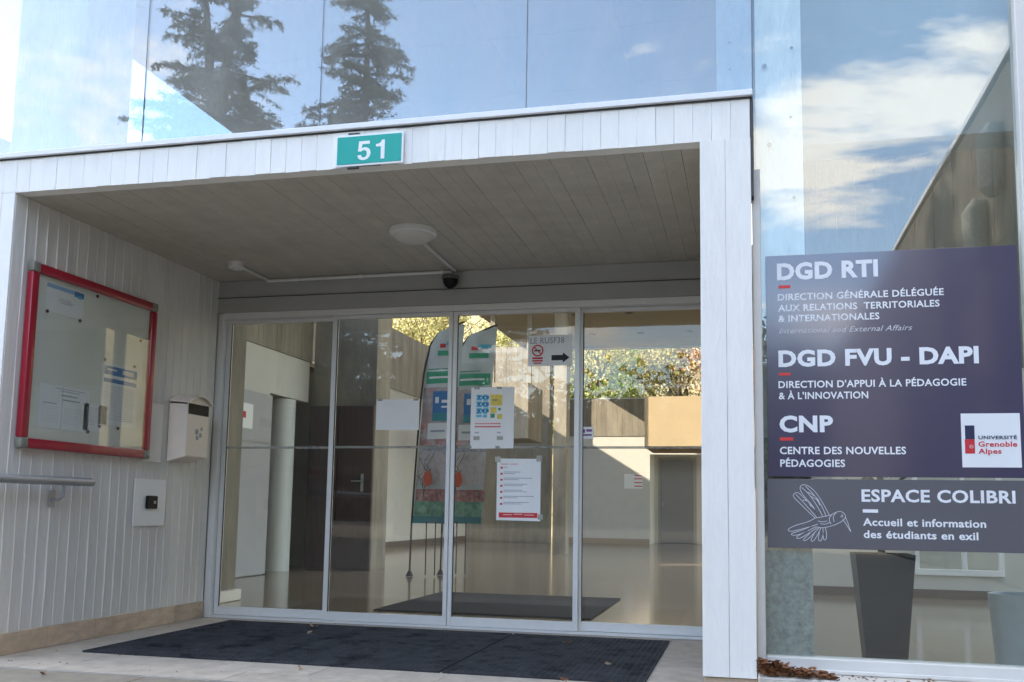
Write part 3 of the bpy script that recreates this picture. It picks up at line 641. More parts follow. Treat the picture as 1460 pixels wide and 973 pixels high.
pxtext(st, 'UNIVERSITÉ', 1395, 1450, 621.5, 626.5, yl, LETN, .02); pxtext(st, 'Grenoble', 1395, 1450.5, 629.5, 637, yl, LETR, .02); pxtext(st, 'Alpes', 1395, 1428, 639.5, 647, yl, LETR, .02)
s2 = thing('welcome_sign', (1.93, YS, .69), 'grey sign reading ESPACE COLIBRI with a hummingbird drawing, below the purple sign', 'sign')
MB().box(1.386, 2.470, YS-.001, YS+.005, .694, 1.007, bev=.0008).build('panel', SLATE, s2)
pxtext(s2, 'ESPACE COLIBRI', 1228.5, 1448, 697.5, 715, yf, LET, .028)
pbox(s2, 1230, 726.3, 1252, 731.5, yf, LET, 'white_bar')
pxtext(s2, 'Accueil et information', 1230.5, 1406, 738.5, 749.5, yf, LET, .024); pxtext(s2, 'des étudiants en exil', 1231.5, 1395, 756, 767, yf, LET, .024)
def stroke(mb, pts, wv=.0023):
    P3 = [on(1060+p[0]/3.1075, 660+p[1]/3.1075, 1, yf) for p in pts]
    Q = []
    for i in range(len(P3)-1):       # smooth
        p0, p1, p2, p3 = P3[max(i-1, 0)], P3[i], P3[i+1], P3[min(i+2, len(P3)-1)]
        for k in range(4):
            t_ = k/4; Q.append(.5*((2*p1)+(-p0+p2)*t_+(2*p0-5*p1+4*p2-p3)*t_*t_+(-p0+3*p1-3*p2+p3)*t_**3))
    Q.append(P3[-1])
    for i in range(len(Q)-1):
        d = (Q[i+1]-Q[i]); 
        if d.length < 1e-6: continue
        d.normalize(); n_ = Vector((-d.z, 0, d.x))*wv/2
        a, b, c_, e = Q[i]-n_, Q[i+1]-n_, Q[i+1]+n_, Q[i]+n_
        mb.prism([(v.x, v.z) for v in (a, b, c_, e)], lambda u, v: (u, yf, v), lambda u, v: (u, yf-.0007, v))
hb = MB()
for q in ([(318, 245), (285, 215), (250, 180), (225, 155), (222, 140), (240, 132), (262, 150), (290, 178), (318, 210), (335, 238)],
          [(335, 238), (305, 190), (270, 150), (252, 120), (255, 102), (272, 98), (300, 112), (330, 145), (358, 190), (380, 232)],
          [(258, 110), (290, 140), (325, 190), (350, 235)], [(275, 105), (310, 140), (345, 190), (366, 236)], [(232, 140), (265, 175), (300, 215), (325, 243)],
          [(300, 150), (325, 165), (340, 190)], [(285, 130), (318, 150), (335, 170)], [(262, 165), (285, 172), (300, 195)],
          [(318, 245), (350, 240), (385, 232), (410, 220), (430, 216), (447, 226), (452, 240), (446, 250)], [(452, 243), (462, 265), (470, 290), (476, 306), (462, 284), (448, 262), (440, 252)],
          [(446, 250), (432, 262), (405, 275), (375, 284), (345, 288), (330, 285)], [(432, 232), (440, 233), (438, 241), (430, 238)], [(410, 222), (398, 240), (402, 262)], [(390, 232), (380, 250), (388, 272)],
          [(318, 245), (285, 262), (240, 275), (210, 287), (198, 298), (212, 304), (250, 296), (300, 282), (330, 272)], [(300, 282), (255, 300), (218, 312), (214, 320), (240, 320), (285, 302), (325, 282)],
          [(285, 302), (245, 322), (236, 334), (252, 334), (290, 312), (330, 286)], [(295, 312), (268, 338), (270, 346), (288, 336), (318, 306), (335, 288)],
          [(318, 306), (300, 340), (308, 348), (322, 330), (338, 300), (342, 288)], [(338, 300), (332, 338), (342, 346), (352, 322), (352, 290)], [(352, 310), (356, 340), (366, 338), (368, 312), (362, 288)],
          [(330, 258), (350, 262), (372, 258)], [(340, 270), (362, 272), (385, 264)]): stroke(hb, q)
hb.build('hummingbird_drawing', mat('bird_line', (.72, .74, .80), .5), s2)

# ------------------------------------------------------------------ entrance hall
def floor_mat():
    m = mat('polished_floor', (.29, .24, .18), .12, .12, 1.5, stain=.35, stcol=(.22, .165, .12), stscale=.9, coat=0)
    n = m.node_tree.nodes; l = m.node_tree.links; b = n['Principled BSDF']
    br = n.new('ShaderNodeTexBrick'); g = n.new('ShaderNodeNewGeometry'); l.new(g.outputs['Position'], br.inputs[0])
    br.inputs['Scale'].default_value = 1; br.inputs['Mortar Size'].default_value = .004; br.inputs['Brick Width'].default_value = 1.2; br.inputs['Row Height'].default_value = .6; br.offset = .5
    br.inputs['Color1'].default_value = (.92, .92, .92, 1); br.inputs['Color2'].default_value = (1.08, 1.05, 1.0, 1); br.inputs['Mortar'].default_value = (.7, .68, .65, 1)
    mm = n.new('ShaderNodeMix'); mm.data_type = 'RGBA'; mm.blend_type = 'MULTIPLY'; mm.inputs[0].default_value = 1
    src = b.inputs['Base Color'].links[0].from_socket; l.new(src, mm.inputs[6]); l.new(br.outputs[0], mm.inputs[7]); l.new(mm.outputs[2], b.inputs['Base Color'])
    return m
FLOOR = floor_mat()
struct('hall_floor', MB().box(-10, 9, D+.03, 26, -.028, .0).box(XO-.01, 9, .3, D+.03, -.028, .0).box(-10, -3.1, .3, D+.03, -.028, 0), FLOOR)
# ceiling of tiles, each lifted slightly
ce = tag(MB().box(-4.6, 9, YG+.02, 1.6, ROOF+.004, ROOF+.018).box(-4.6, 2.2, 1.6, 8.2, ROOF+.004, ROOF+.018).box(2.2, 9, 6.4, 8.2, ROOF+.004, ROOF+.018).box(-4.6, -3.4, 8.2, 11.4, ROOF+.004, ROOF+.018).box(3.8, 9, 8.2, 13.0, ROOF+.004, ROOF+.018).box(-4.6, 9, 13.0, BACKY+.4, ROOF+.004, ROOF+.018).build('hall_ceiling', BACK), kind='structure')
for q_, lb_ in (((2.2, 5.8, 1.6, 6.4), 'added roof light brightening the room behind the right window'), ((-3.4, 3.8, 8.2, 13.0), 'large added roof light brightening the middle of the entrance hall')):  # unseen opal skylights, added to brighten the hall and the room
    t = thing('added_roof_light', (q_[0], q_[2], ROOF+.5), lb_, 'skylight')
    MB().box(q_[0], q_[1], q_[2], q_[3], ROOF+.502, ROOF+.512).build('pane', TRL, t)
    for xx in (q_[0], (q_[0]+q_[1])/2, q_[1]): MB().box(xx-.03, xx+.03, q_[2], q_[3], ROOF+.513, ROOF+.56).build('glazing_bar', ALU, t)
tm = [MB().box(0, 1.195, 0, 1.195, 0, .01, bev=.002).mesh('ceiling_tile', CEIL) for _ in range(1)]
for i in range(11):
    for j in range(17):
        x_, y_ = -4.597+i*1.2, .145+j*1.2
        if (x_ < -3.5 and 10.9 < y_ < 13) or (x_+1.2 > 2.2 and x_ < 5.8 and y_ < 6.4 and y_+1.2 > 1.6) or (x_+1.2 > -3.4 and x_ < 3.8 and y_ < 13 and y_+1.2 > 8.2): continue
        o = bpy.data.objects.new('ceiling_tile', tm[0]); C.objects.link(o); o.parent = ce; o.location = (-4.597+i*1.2, .145+j*1.2, ROOF-.008+rng.uniform(0, .002))
spm = MB().lathe([(.09, ROOF-.009), (.09, ROOF-.016), (.07, ROOF-.018), (.065, ROOF-.012)], (0, 0, 0), 20).mesh('recessed_spotlight', DARK)
for k_, (xx, yy) in enumerate(((-2.4, 16.2), (-1.2, 16.2), (-2.4, 18.6), (-1.2, 18.6), (0, 18.6), (-2.4, 13.8), (-1.2, 13.8))):
    o = link('recessed_spotlight', spm, None, (xx, yy, 0)); tag(o, ['leftmost', 'second'][k_ % 2 if k_ < 4 or k_ > 4 else 0].replace('leftmost', 'left' if k_ != 4 else 'rightmost').replace('second', 'right')+' recessed spotlight in the '+('middle' if k_ < 2 else 'farthest' if k_ < 5 else 'nearest')+' row of the hall ceiling', 'spotlight', 'spotlights in the hall ceiling')

# left wall x=-4.6 (hall side, facing +x): plaster with board-marked band above
struct('hall_wall_left', MB().box(-4.75, -4.6, .35, 6.47, 0, 2.84).box(-4.75, -4.6, 6.47, 7.55, 2.28, 2.84), PLAS)
bl = struct('hall_band_left', MB().box(-4.75, -4.59, .35, 7.58, 2.841, 3.80), CONC)
boards(bl, 62, (-4.578, .36, 2.842), (0, .1165, 0), rot((0, 1, 0), (-1, 0, 0), (0, 0, 1)), .1165, .955, .0108, CONC, 91, var=5)
t = thing('grey_door_leaf', (-4.56, 5.9, 0), 'light grey door leaf with a white notice, standing open by the left hall wall', 'door')
MB().box(-4.585, -4.545, 4.95, 6.44, .01, 2.24, bev=.002).build('leaf', LEAFD, t)
a = on(343, 573, 0, -4.54); b = on(360, 612, 0, -4.54)
MB().box(-4.544, -4.542, a.y, b.y, b.z, a.z).build('paper', PAPER, t); MB().box(-4.5415, -4.5405, a.y+.06, a.y+.14, a.z-.18, a.z-.1).build('red_print', LETR, t)
MB().box(-4.544, -4.53, 4.95, 6.4, 1.62, 1.65).build('rail', GREYM, t)
tag(MB().lathe([(.19, .001), (.19, 2.27)], (-4.78, 7.12, 0), 40).build('round_column', mat('white_column_paint', (.66, .67, .64), .55, .03, 4), smooth=True), 'round white column in the doorway between the grey leaf and the brown doors', 'column')
struct('side_room_wall', MB().box(-8.6, -8.5, 4.5, 9, 0, 2.84).box(-8.5, -4.76, 8.9, 9.0, 0, 2.84).box(-8.5, -4.76, 4.4, 4.5, 0, 2.84).box(-8.6, -4.76, 4.4, 9, 2.84, 2.9), mat('side_room_paint', (.35, .28, .18), .8))
t = thing('orange_chair', (-5.7, 7.6, 0), 'orange plastic chair glimpsed through the doorway beside the round column', 'chair')
MB().box(-5.95, -5.5, 7.4, 7.85, .44, .47, bev=.01).build('seat', ORNG, t); MB().box(-5.95, -5.5, 7.84, 7.87, .5, .88, bev=.01).build('backrest', ORNG, t)
for (ax_, ay_) in ((-5.92, 7.43), (-5.53, 7.43), (-5.92, 7.82), (-5.53, 7.82)): MB().tube([(ax_, ay_, 0), (ax_, ay_, .44)], .012, 8).build('leg', DARK, t)
column(-4.6, -3.64, 7.66, 8.2, 0, ROOF-.01, 'wide board-marked concrete pier above and behind the brown doors', CONC, 8)
t = thing('brown_double_door', (-4.1, 7.6, 0), 'dark brown double doors with a lever handle at the end of the left hall wall', 'door')
for x0_, x1_ in ((-4.595, -4.165), (-4.155, -3.645)):
    lf = MB().box(x0_, x1_, 7.60, 7.645, .01, 2.235, bev=.002).build('door_leaf', BROWN, t)
    n_ = 5; w_ = (x1_-x0_-.02)/n_
    for k_ in range(n_): MB().box(x0_+.01+k_*w_+.002, x0_+.01+(k_+1)*w_-.002, 7.594, 7.5995, .03, 2.22, bev=.002).build('plank', BROWN, lf)
MB().box(-3.80, -3.76, 7.586, 7.593, 1.06, 1.30, bev=.002).build('handle_plate', GREYM, t); MB().tube([(-3.78, 7.585, 1.2), (-3.78, 7.55, 1.2), (-3.92, 7.55, 1.2)], .01, 8).build('handle', GREYM, t, True)
# board-marked pillar just inside the door
cpi = column(-3.62, -3.185, 3.0, 3.4, .10, 3.35, 'narrow board-marked concrete pillar just inside the left pane with a cream foot', CONC, 4)
MB().box(-3.66, -3.15, 2.96, 3.44, 0.001, .10, bev=.01).build('foot', CREAM2, cpi)

# courtyard wall x=-6
struct('court_wall', MB().box(-6.2, -6.0, 8.0, 24, 0, 3.36).box(-6.2, -4.6, 8.25, 8.4, 0, 2.8), PLAS)
bl = struct('court_band', MB().box(-6.2, -5.99, 8.0, 24, 3.361, 4.65), CONC)
boards(bl, 98, (-5.978, 8.01, 3.362), (0, .125, 0), rot((0, 1, 0), (-1, 0, 0), (0, 0, 1)), .125, 1.286, .0108, CONC, 95, var=5)
struct('court_skirting', MB().box(-5.998, -5.975, 8.4, 20.4, .001, .14), mat('brown_skirting', (.14, .10, .075), .5))
# back wall
struct('hall_wall_back', MB().box(-3.7, -1.16, BACKY, BACKY+.3, 0, 2.83).box(-1.16, 9, BACKY, BACKY+.3, 2.35, 2.83).box(1.2, 9, BACKY, BACKY+.3, 0, 2.35), PLAS)
struct('door_bay_wall', MB().box(-1.3, 1.4, BACKY+1.3, BACKY+1.4, 0, 2.6).box(-1.3, -1.161, BACKY+.301, BACKY+1.3, 0, 2.6).box(1.201, 1.4, BACKY+.301, BACKY+1.3, 0, 2.6).box(-1.3, 1.4, BACKY+.301, BACKY+1.4, 2.61, 2.7), mat('bay_paint', (.68, .68, .65), .7))
bw = struct('hall_band_back', MB().box(-3.7, 9, BACKY-.01, BACKY+.3, 2.831, 3.83), CONC)
boards(bw, 60, (-3.7, BACKY-.022, 2.832), (.14, 0, 0), rot((1, 0, 0), (0, 1, 0), (0, 0, 1)), .14, .995, .0108, CONC, 99, var=5)
bw2 = struct('court_wall_back', MB().box(-6, -3.72, BACKY-.6, BACKY-.3, 0, 5.2), CONC)
boards(bw2, 15, (-5.99, BACKY-.612, .01), (.15, 0, 0), rot((1, 0, 0), (0, 1, 0), (0, 0, 1)), .15, 5.18, .0108, CONC, 103, var=5)
struct('back_skirting', MB().box(-3.7, -1.17, BACKY-.02, BACKY-.001, .001, .14), mat('beige_skirting', (.42, .33, .24), .5))
wn = thing('clerestory_window', (0, BACKY, 3.83), 'long strip window high in the far wall with autumn trees behind it', 'window')
MB().box(-3.7, 9, BACKY+.12, BACKY+.128, 3.87, ROOF-.03).build('pane', GD, wn)
MB().box(-3.7, 9, BACKY+.09, BACKY+.16, 3.832, 3.868).build('frame', ALU, wn); MB().box(-3.7, 9, BACKY+.09, BACKY+.16, ROOF-.03, ROOF-.001).build('frame', ALU, wn)
t = thing('grey_far_door', (-.44, BACKY, 0), 'plain grey door in the far wall below the hanging ochre box', 'door')
MB().box(-1.06, -.02, BACKY+1.27, BACKY+1.297, .001, 2.34, bev=.004).build('frame', LEAFD, t)
MB().box(-.98, -.10, BACKY+1.24, BACKY+1.269, .01, 2.27, bev=.004).build('leaf', mat('grey_leaf', (.27, .28, .31), .45), t)
MB().box(-.95, -.91, BACKY+1.21, BACKY+1.239, 1.0, 1.12).build('handle', GREYM, t)
t = thing('hanging_box', (.4, 15, 2.2), 'ochre panelled box hanging from the hall ceiling at the right', 'bulkhead')
MB().box(-.72, 2.6, 14.9, 16.6, 2.17, 3.20, bev=.01).build('body', OCHRE, t); MB().box(-.70, 2.58, 14.92, 16.58, 2.14, 2.168).build('bottom_trim', mat('dark_ochre_trim', (.25, .15, .06), .6), t)
for hx in (1.2, 2.3): MB().box(hx-.02, hx+.02, 15.6, 15.64, 3.2, ROOF-.01).build('hanger', DARK, t)
column(-2.45, -2.17, 14.0, 14.4, 0, ROOF-.01, 'slim board-marked concrete column in the middle of the hall', CONC, 3)
t = thing('concrete_beam', (-3.5, 14, 2.28), 'hanging board-marked concrete box beam beside the slim column', 'beam')
MB().box(-4.05, -2.97, 14.01, 15.4, 2.28, 3.42).build('core', CONC, t)
boards(t, 8, (-4.05, 13.998, 2.281), (.135, 0, 0), rot((1, 0, 0), (0, 1, 0), (0, 0, 1)), .135, 1.138, .0108, CONC, 107, var=3)
for hx in (-3.9, -3.1): MB().box(hx-.05, hx+.05, 14.6, 14.7, 3.42, ROOF-.01).build('hanger', CONC, t)
t, rect, rects, tx = sheet('wall_notice', ((890, 676), (916, 697)), 'small white wall notice with red lines on the far wall', y=BACKY-.004)
rects([(.55, .05, .98, .12), (.55, .3, .98, .37), (.55, .55, .98, .62), (.55, .8, .98, .87)], LETR)
tag(MB().box(-3.05, -2.99, BACKY-.03, BACKY-.001, .35, 1.45).build('wall_duct', WENM), 'thin white cable duct running up the far wall', 'duct')

# inner mat
tag(MB().box(-1.72, .10, 3.05, 4.86, .001, .012, bev=.003).build('inner_mat', FMAT), 'dark carpet mat on the hall floor behind the doors', 'door mat')
# ------------------------------------------------------------------ feather banners
def banner(x0, x1, yy, ztop_, label, flip=0):
    t = thing('feather_banner', (x0, yy, 0), label, 'banner', 'feather banners behind the doors')
    zb_ = .66; H = ztop_-zb_; W = x1-x0
    # outline: pole side on the left curving over at the top
    out = [(0, 0), (.01, .3), (.03, .6), (.08, .78), (.2, .9), (.45, .975), (.9, 1.03), (1.0, 1.04), (.97, .8), (.93, .4), (.90, .0)]
    lean = .16
    f = lambda u, v: (x0+W*u+lean*v*.6, yy+.04*math.sin(u*4+v*3), zb_+H*v)
    ys_ = [i/28 for i in range(29)]
    def lft(v):
        pl = [(0, 0), (.01, .3), (.03, .6), (.08, .78), (.2, .9), (.45, .975), (.9, 1.0)]
        for (ua, va), (ub, vb) in zip(pl, pl[1:]):
            if va <= v <= vb: return ua+(ub-ua)*(v-va)/(vb-va)
        return .9
    def rgt(v): return .90+.10*v
    mb = MB(); nu = 8
    idx = [[len(mb.v)+k*(nu+1)+j for j in range(nu+1)] for k in range(29)]
    for v in ys_:
        for j in range(nu+1): u = lft(v)+(rgt(v)-lft(v))*j/nu; mb.v.append(f(u, v))
    for k in range(28):
        for j in range(nu): mb.f.append((idx[k][j], idx[k][j+1], idx[k+1][j+1], idx[k+1][j])); mb.m.append(0)
    nfv = len(mb.v); mb.v += [(a_, b_+.003, c_) for a_, b_, c_ in mb.v]
    nf = len(mb.f)
    for k in range(nf): mb.f.append(tuple(nfv+q_ for q_ in reversed(mb.f[k]))); mb.m.append(0)
    sail = mb.build('sail', SAIL, t, True)
    MB().tube([(x0-.02, yy, .05)]+[(f(lft(v)-.02, v)[0], yy, f(0, v)[2]+.008) for v in [i/20 for i in range(0, 21)]]+[(f(1.02, 1)[0], yy, f(0, 1)[2]+.03)], .013, 8).build('pole', DARK, t, True)
    def patch(u0, u1, v0, v1, m, nm='print', off=.004):
        q = MB(); n = 6; nv = 4
        for i in range(n):
            for j in range(nv):
                ua, ub = u0+(u1-u0)*i/n, u0+(u1-u0)*(i+1)/n; va, vb = v0+(v1-v0)*j/nv, v0+(v1-v0)*(j+1)/nv
                g_ = lambda u, v: (lambda p: (p[0], p[1]-off, p[2]))(f(max(u, lft(v)), v))
                q.quad(g_(ua, va), g_(ub, va), g_(ub, vb), g_(ua, vb))
        return q.build(nm, m, sail)
    patch(.02, .90, .02, .11, mat('soft_green_print', (.20, .38, .28), .6, .5, 11, stain=.7, stcol=(.45, .50, .48), stscale=9, stpos=.53)); patch(.0, .90, .0, .035, mat('teal_print', (.10, .26, .30), .6), off=.005)
    patch(.03, .95, .11, .17, mat('maroon_print', (.42, .20, .20), .6, .6, 14, stain=.8, stcol=(.55, .46, .44), stscale=12, stpos=.5)); patch(.03, .93, .20, .36, mat('pale_pink_print', (.62, .56, .56), .6, .3, 9, stain=.7, stcol=(.30, .28, .34), stscale=9, stpos=.56))
    q = MB(); q.prism([(x0+.20+.055*math.cos(a_/3), zb_+.56+.10*math.sin(a_/3)) for a_ in range(19)], lambda u, v: (u, yy-.045, v), lambda u, v: (u, yy-.048, v)); q.build('red_oval', mat('orange_red_print', (.62, .13, .07), .6), sail); patch(.12, .93, .36, .39, mat('grey_text_print', (.45, .44, .5), .6, .6, 40), off=.006)
    patch(.03, .95, .39, .50, PINKP); patch(.22, .90, .42, .50, PAPER, off=.007); patch(.30, .7, .455, .465, INKG, off=.009)
    patch(.05, .98, .50, .68, mat('rose_print', (.46, .40, .40), .6, .4, 12, stain=.8, stcol=(.50, .22, .22), stscale=6, stpos=.52)); patch(.33, .95, .53, .66, INKB, off=.007); patch(.33, .95, .51, .55, mat('teal_box_print', (.05, .30, .34), .6), off=.008)
    patch(.40, .50, .60, .63, LET, off=.010); patch(.58, .86, .60, .615, LET, off=.010); patch(.58, .8, .575, .585, LET, off=.010)
    patch(.12, .92, .70, .76, GRNP); patch(.2, .8, .725, .735, LET, off=.008); patch(.15, .7, .77, .775, GRNP); patch(.4, .85, .84, .865, GRNP); patch(.45, .6, .88, .90, LETR); patch(.62, .9, .89, .91, INKC)
    q = MB()
    for k in range(7):
        q.tube([(x0+.13+.012*k+.022*math.sin(k*1.7+tt*1.1)*tt, yy-.03, zb_+.30+.05*k+.075*tt+.02*math.cos(tt*2+k)) for tt in range(5)], .0035, 4)
    q.build('ink_sketch', INKK, sail)
    MB().tube([(x0-.02, yy, .005), (x0-.02, yy, .07)], [.05, .018], 12).build('foot', DARK, t)
    for dx_ in (.18, .3): MB().tube([(x0+dx_, yy+.02, .02), (x0+dx_, yy+.02, zb_+.02)], .009, 6).build('strut', DARK, t)
banner(-2.79, -2.27, 6.9, 3.18, 'left printed feather banner with black curved pole standing behind the doors')
banner(-2.50, -1.93, 7.25, 3.20, 'printed feather banner half hidden behind the meeting edge of the doors')

# ------------------------------------------------------------------ room behind the right window
struct('room_wall', MB().box(1.7, 3.0, 6.3, 6.5, 0, 2.4).box(3.0, 3.86, 6.3, 6.5, 0, .235).box(3.0, 3.86, 6.3, 6.5, 1.4, 2.4).box(3.86, 9, 6.3, 6.5, 0, 2.4), PLAS)
bl = struct('dim_room_band', MB().box(1.7, 9, 6.29, 6.5, 2.401, ROOF-.02), CONC)  # dark upper wall added to paint in the dimness of the room
boards(bl, 36, (1.7, 6.278, 2.402), (.2, 0, 0), rot((1, 0, 0), (0, 1, 0), (0, 0, 1)), .2, ROOF-2.43, .0108, CONCSH, 141, var=5)
t = thing('room_window', (3.4, 6.3, .2), 'white framed inner window above a brown skirting, behind the dark planter', 'window')
MB().box(3.0, 3.86, 6.27, 6.33, .237, .30, bev=.003).build('frame_rail', WENM, t); MB().box(3.0, 3.86, 6.27, 6.33, 1.335, 1.398, bev=.003).build('frame_rail', WENM, t)
for xx in (3.0, 3.46, 3.81): MB().box(xx, xx+.05, 6.275, 6.325, .301, 1.334, bev=.003).build('frame_stile', WENM, t)
MB().box(3.0, 3.86, 6.298, 6.304, .3, 1.334).build('pane', GD, t)
struct('room_skirting', MB().box(1.95, 3.9, 6.27, 6.299, .001, .09), MATS['brown_skirting'])
struct('room_bulkhead', MB().box(1.62, 4.4, 1.0, 1.25, 2.93, ROOF-.01), mat('bulkhead_paint', (.42, .44, .44), .8, .06, 2))
ag = tag(MB().box(1.353, 1.583, .140, .1542, .0, 1.2).build('column_facing', AGG), 'rough aggregate facing at the foot of the column behind the right window', 'facing')
def planter(x, y, r0, r1, h, m, label, sq=True, plant=True):
    t = thing('planter', (x, y, 0), label, 'planter')
    n = 4 if sq else 28
    M_ = Matrix.Rotation(R(45), 4, 'Z') if sq else None
    MB().lathe([(r0, .001), (r1, h), (r1*.94, h), (r1*.92, h-.05)], (x, y, 0), n, M_).build('pot', m, t, not sq)
    MB().lathe([(r1*.91, h-.06), (r1*.9, h-.035)], (x, y, 0), n, M_).build('soil', SOIL, t)
    if plant:
        q = MB(); rr = random.Random(5)
        q.tube([(x, y, h-.05), (x+.005, y, h+.6), (x-.01, y, h+1.1)], [.02, .016, .01], 8)
        q.build('stem', BARK, t, True)
        q = MB()
        for k in range(70):
            zc = h+.15+rr.random()*1.05; a_ = rr.random()*6.28; l_ = .12+rr.random()*.16
            p = Vector((x, y, zc)); d = Vector((math.cos(a_), math.sin(a_), rr.uniform(.1, .8))).normalized(); s_ = d.cross(Vector((0, 0, 1))).normalized()*.022
            m_ = p+d*l_; e = p+d*l_*1.8-Vector((0, 0, .05))
            q.quad(p, m_+s_, e, m_-s_)
        q.build('leaf', mat('house_plant_leaf', (.03, .07, .025), .5), t)
    return t
planter(2.01, 1.15, .115*1.2, .168*1.27, .64, POTD, 'tall dark square planter behind the right window')
planter(2.66, .95, .13, .165, .46, POTL, 'pale blue grey round planter at the right edge behind the window', False, False)

# ------------------------------------------------------------------ the wing at the right and the added unseen tower that shades the entrance
SPT = ((-8.15, 5.78), (-9.07, 5.05))
wg = thing('building_wing', (7.5, -12, 0), 'board-marked concrete wing projecting towards the viewer beyond the right window, seen mirrored in the glass', 'building')
MB().box(4.56, 12, -34, -.0, 0, 6.55).build('wall', BACK, wg)
wl = bpy.data.objects.new('west_wall', MB().box(4.552, 4.558, -34, -.02, 0, 6.54).mesh('west_wall', CONCSH)); C.objects.link(wl); wl.parent = wg; wl.matrix_parent_inverse = pinv(wg)
boards(wl, 165, (4.54, -.02, .0), (0, -.2, 0), rot((0, -1, 0), (1, 0, 0), (0, 0, 1)), .2, 4.4, .0108, CONCSH, 121, var=5)
boards(wl, 165, (4.54, -.02, 4.42), (0, -.2, 0), rot((0, -1, 0), (1, 0, 0), (0, 0, 1)), .2, 2.11, .0108, CONCSH, 131, var=5)
MB().box(4.48, 12.05, -34.05, .0, 6.56, 6.66, bev=.01).build('coping', COPE, wg)
for yy, zz_ in SPT: MB().tube([(4.56, yy, zz_+.05), (4.44, yy, zz_+.05), (4.40, yy, zz_-.05), (4.40, yy, zz_-.75), (4.40, yy, zz_-.85)], [.10, .12, .17, .15, .06], 14).build('wall_light', AGG, wg, True)
tw = thing('added_tower_block', (-37, -22, 0), 'added grey tower block, out of view, put up to shade the entrance', 'building')  # invented tower, placed along the sun's path to keep the entrance shaded
tw.rotation_euler = (0, 0, 0)
Mt = Matrix.Translation((-38.5, -21.5, 0)) @ Matrix.Rotation(R(30), 4, 'Z')
def tbox(x0, x1, y0, y1, z0, z1, nm, m, par): return MB().box(x0, x1, y0, y1, z0, z1, M=Mt).build(nm, m, par)
# local X along the sun's direction after rotation: width runs along local Y
tbox(-4, 4, -9.5, 8.5, 0, 26.3, 'wall', mat('tower_render', (.42, .41, .39), .8, .1, 1), tw)
tbox(-4.2, 4.2, -9.7, 8.7, 26.3, 26.8, 'roof', ROOFM, tw)
for fl in range(8):
    for k in range(5): tbox(4.001, 4.06, -6+k*2.9, -4.2+k*2.9, 1.2+fl*3.1, 2.9+fl*3.1, 'window', mat('tower_window', (.05, .06, .08), .1), tw)

# ------------------------------------------------------------------ trees
def tri_mesh(name, V, m):
    """V: array (n,3,3) of triangles"""
    n = len(V); me = bpy.data.meshes.new(name); me.vertices.add(n*3); me.loops.add(n*3); me.polygons.add(n)
    me.vertices.foreach_set('co', V.reshape(-1).astype(np.float32)); me.loops.foreach_set('vertex_index', np.arange(n*3, dtype=np.int32))
    me.polygons.foreach_set('loop_start', np.arange(0, n*3, 3, dtype=np.int32)); me.polygons.foreach_set('loop_total', np.full(n, 3, dtype=np.int32))
    me.materials.append(m); me.update(calc_edges=True); me.validate(); return me
def leafcloud(pts, size, rs, droop=0.0, aspect=.35):
    n = len(pts); d = rs.normal(size=(n, 3)); d[:, 2] -= droop; d /= np.linalg.norm(d, axis=1)[:, None]
    e = rs.normal(size=(n, 3)); s = np.cross(d, e); s /= np.linalg.norm(s, axis=1)[:, None]; L_ = size*rs.uniform(.6, 1.4, n)[:, None]
    return np.stack([pts-s*L_*aspect, pts+s*L_*aspect, pts+d*L_], axis=1)
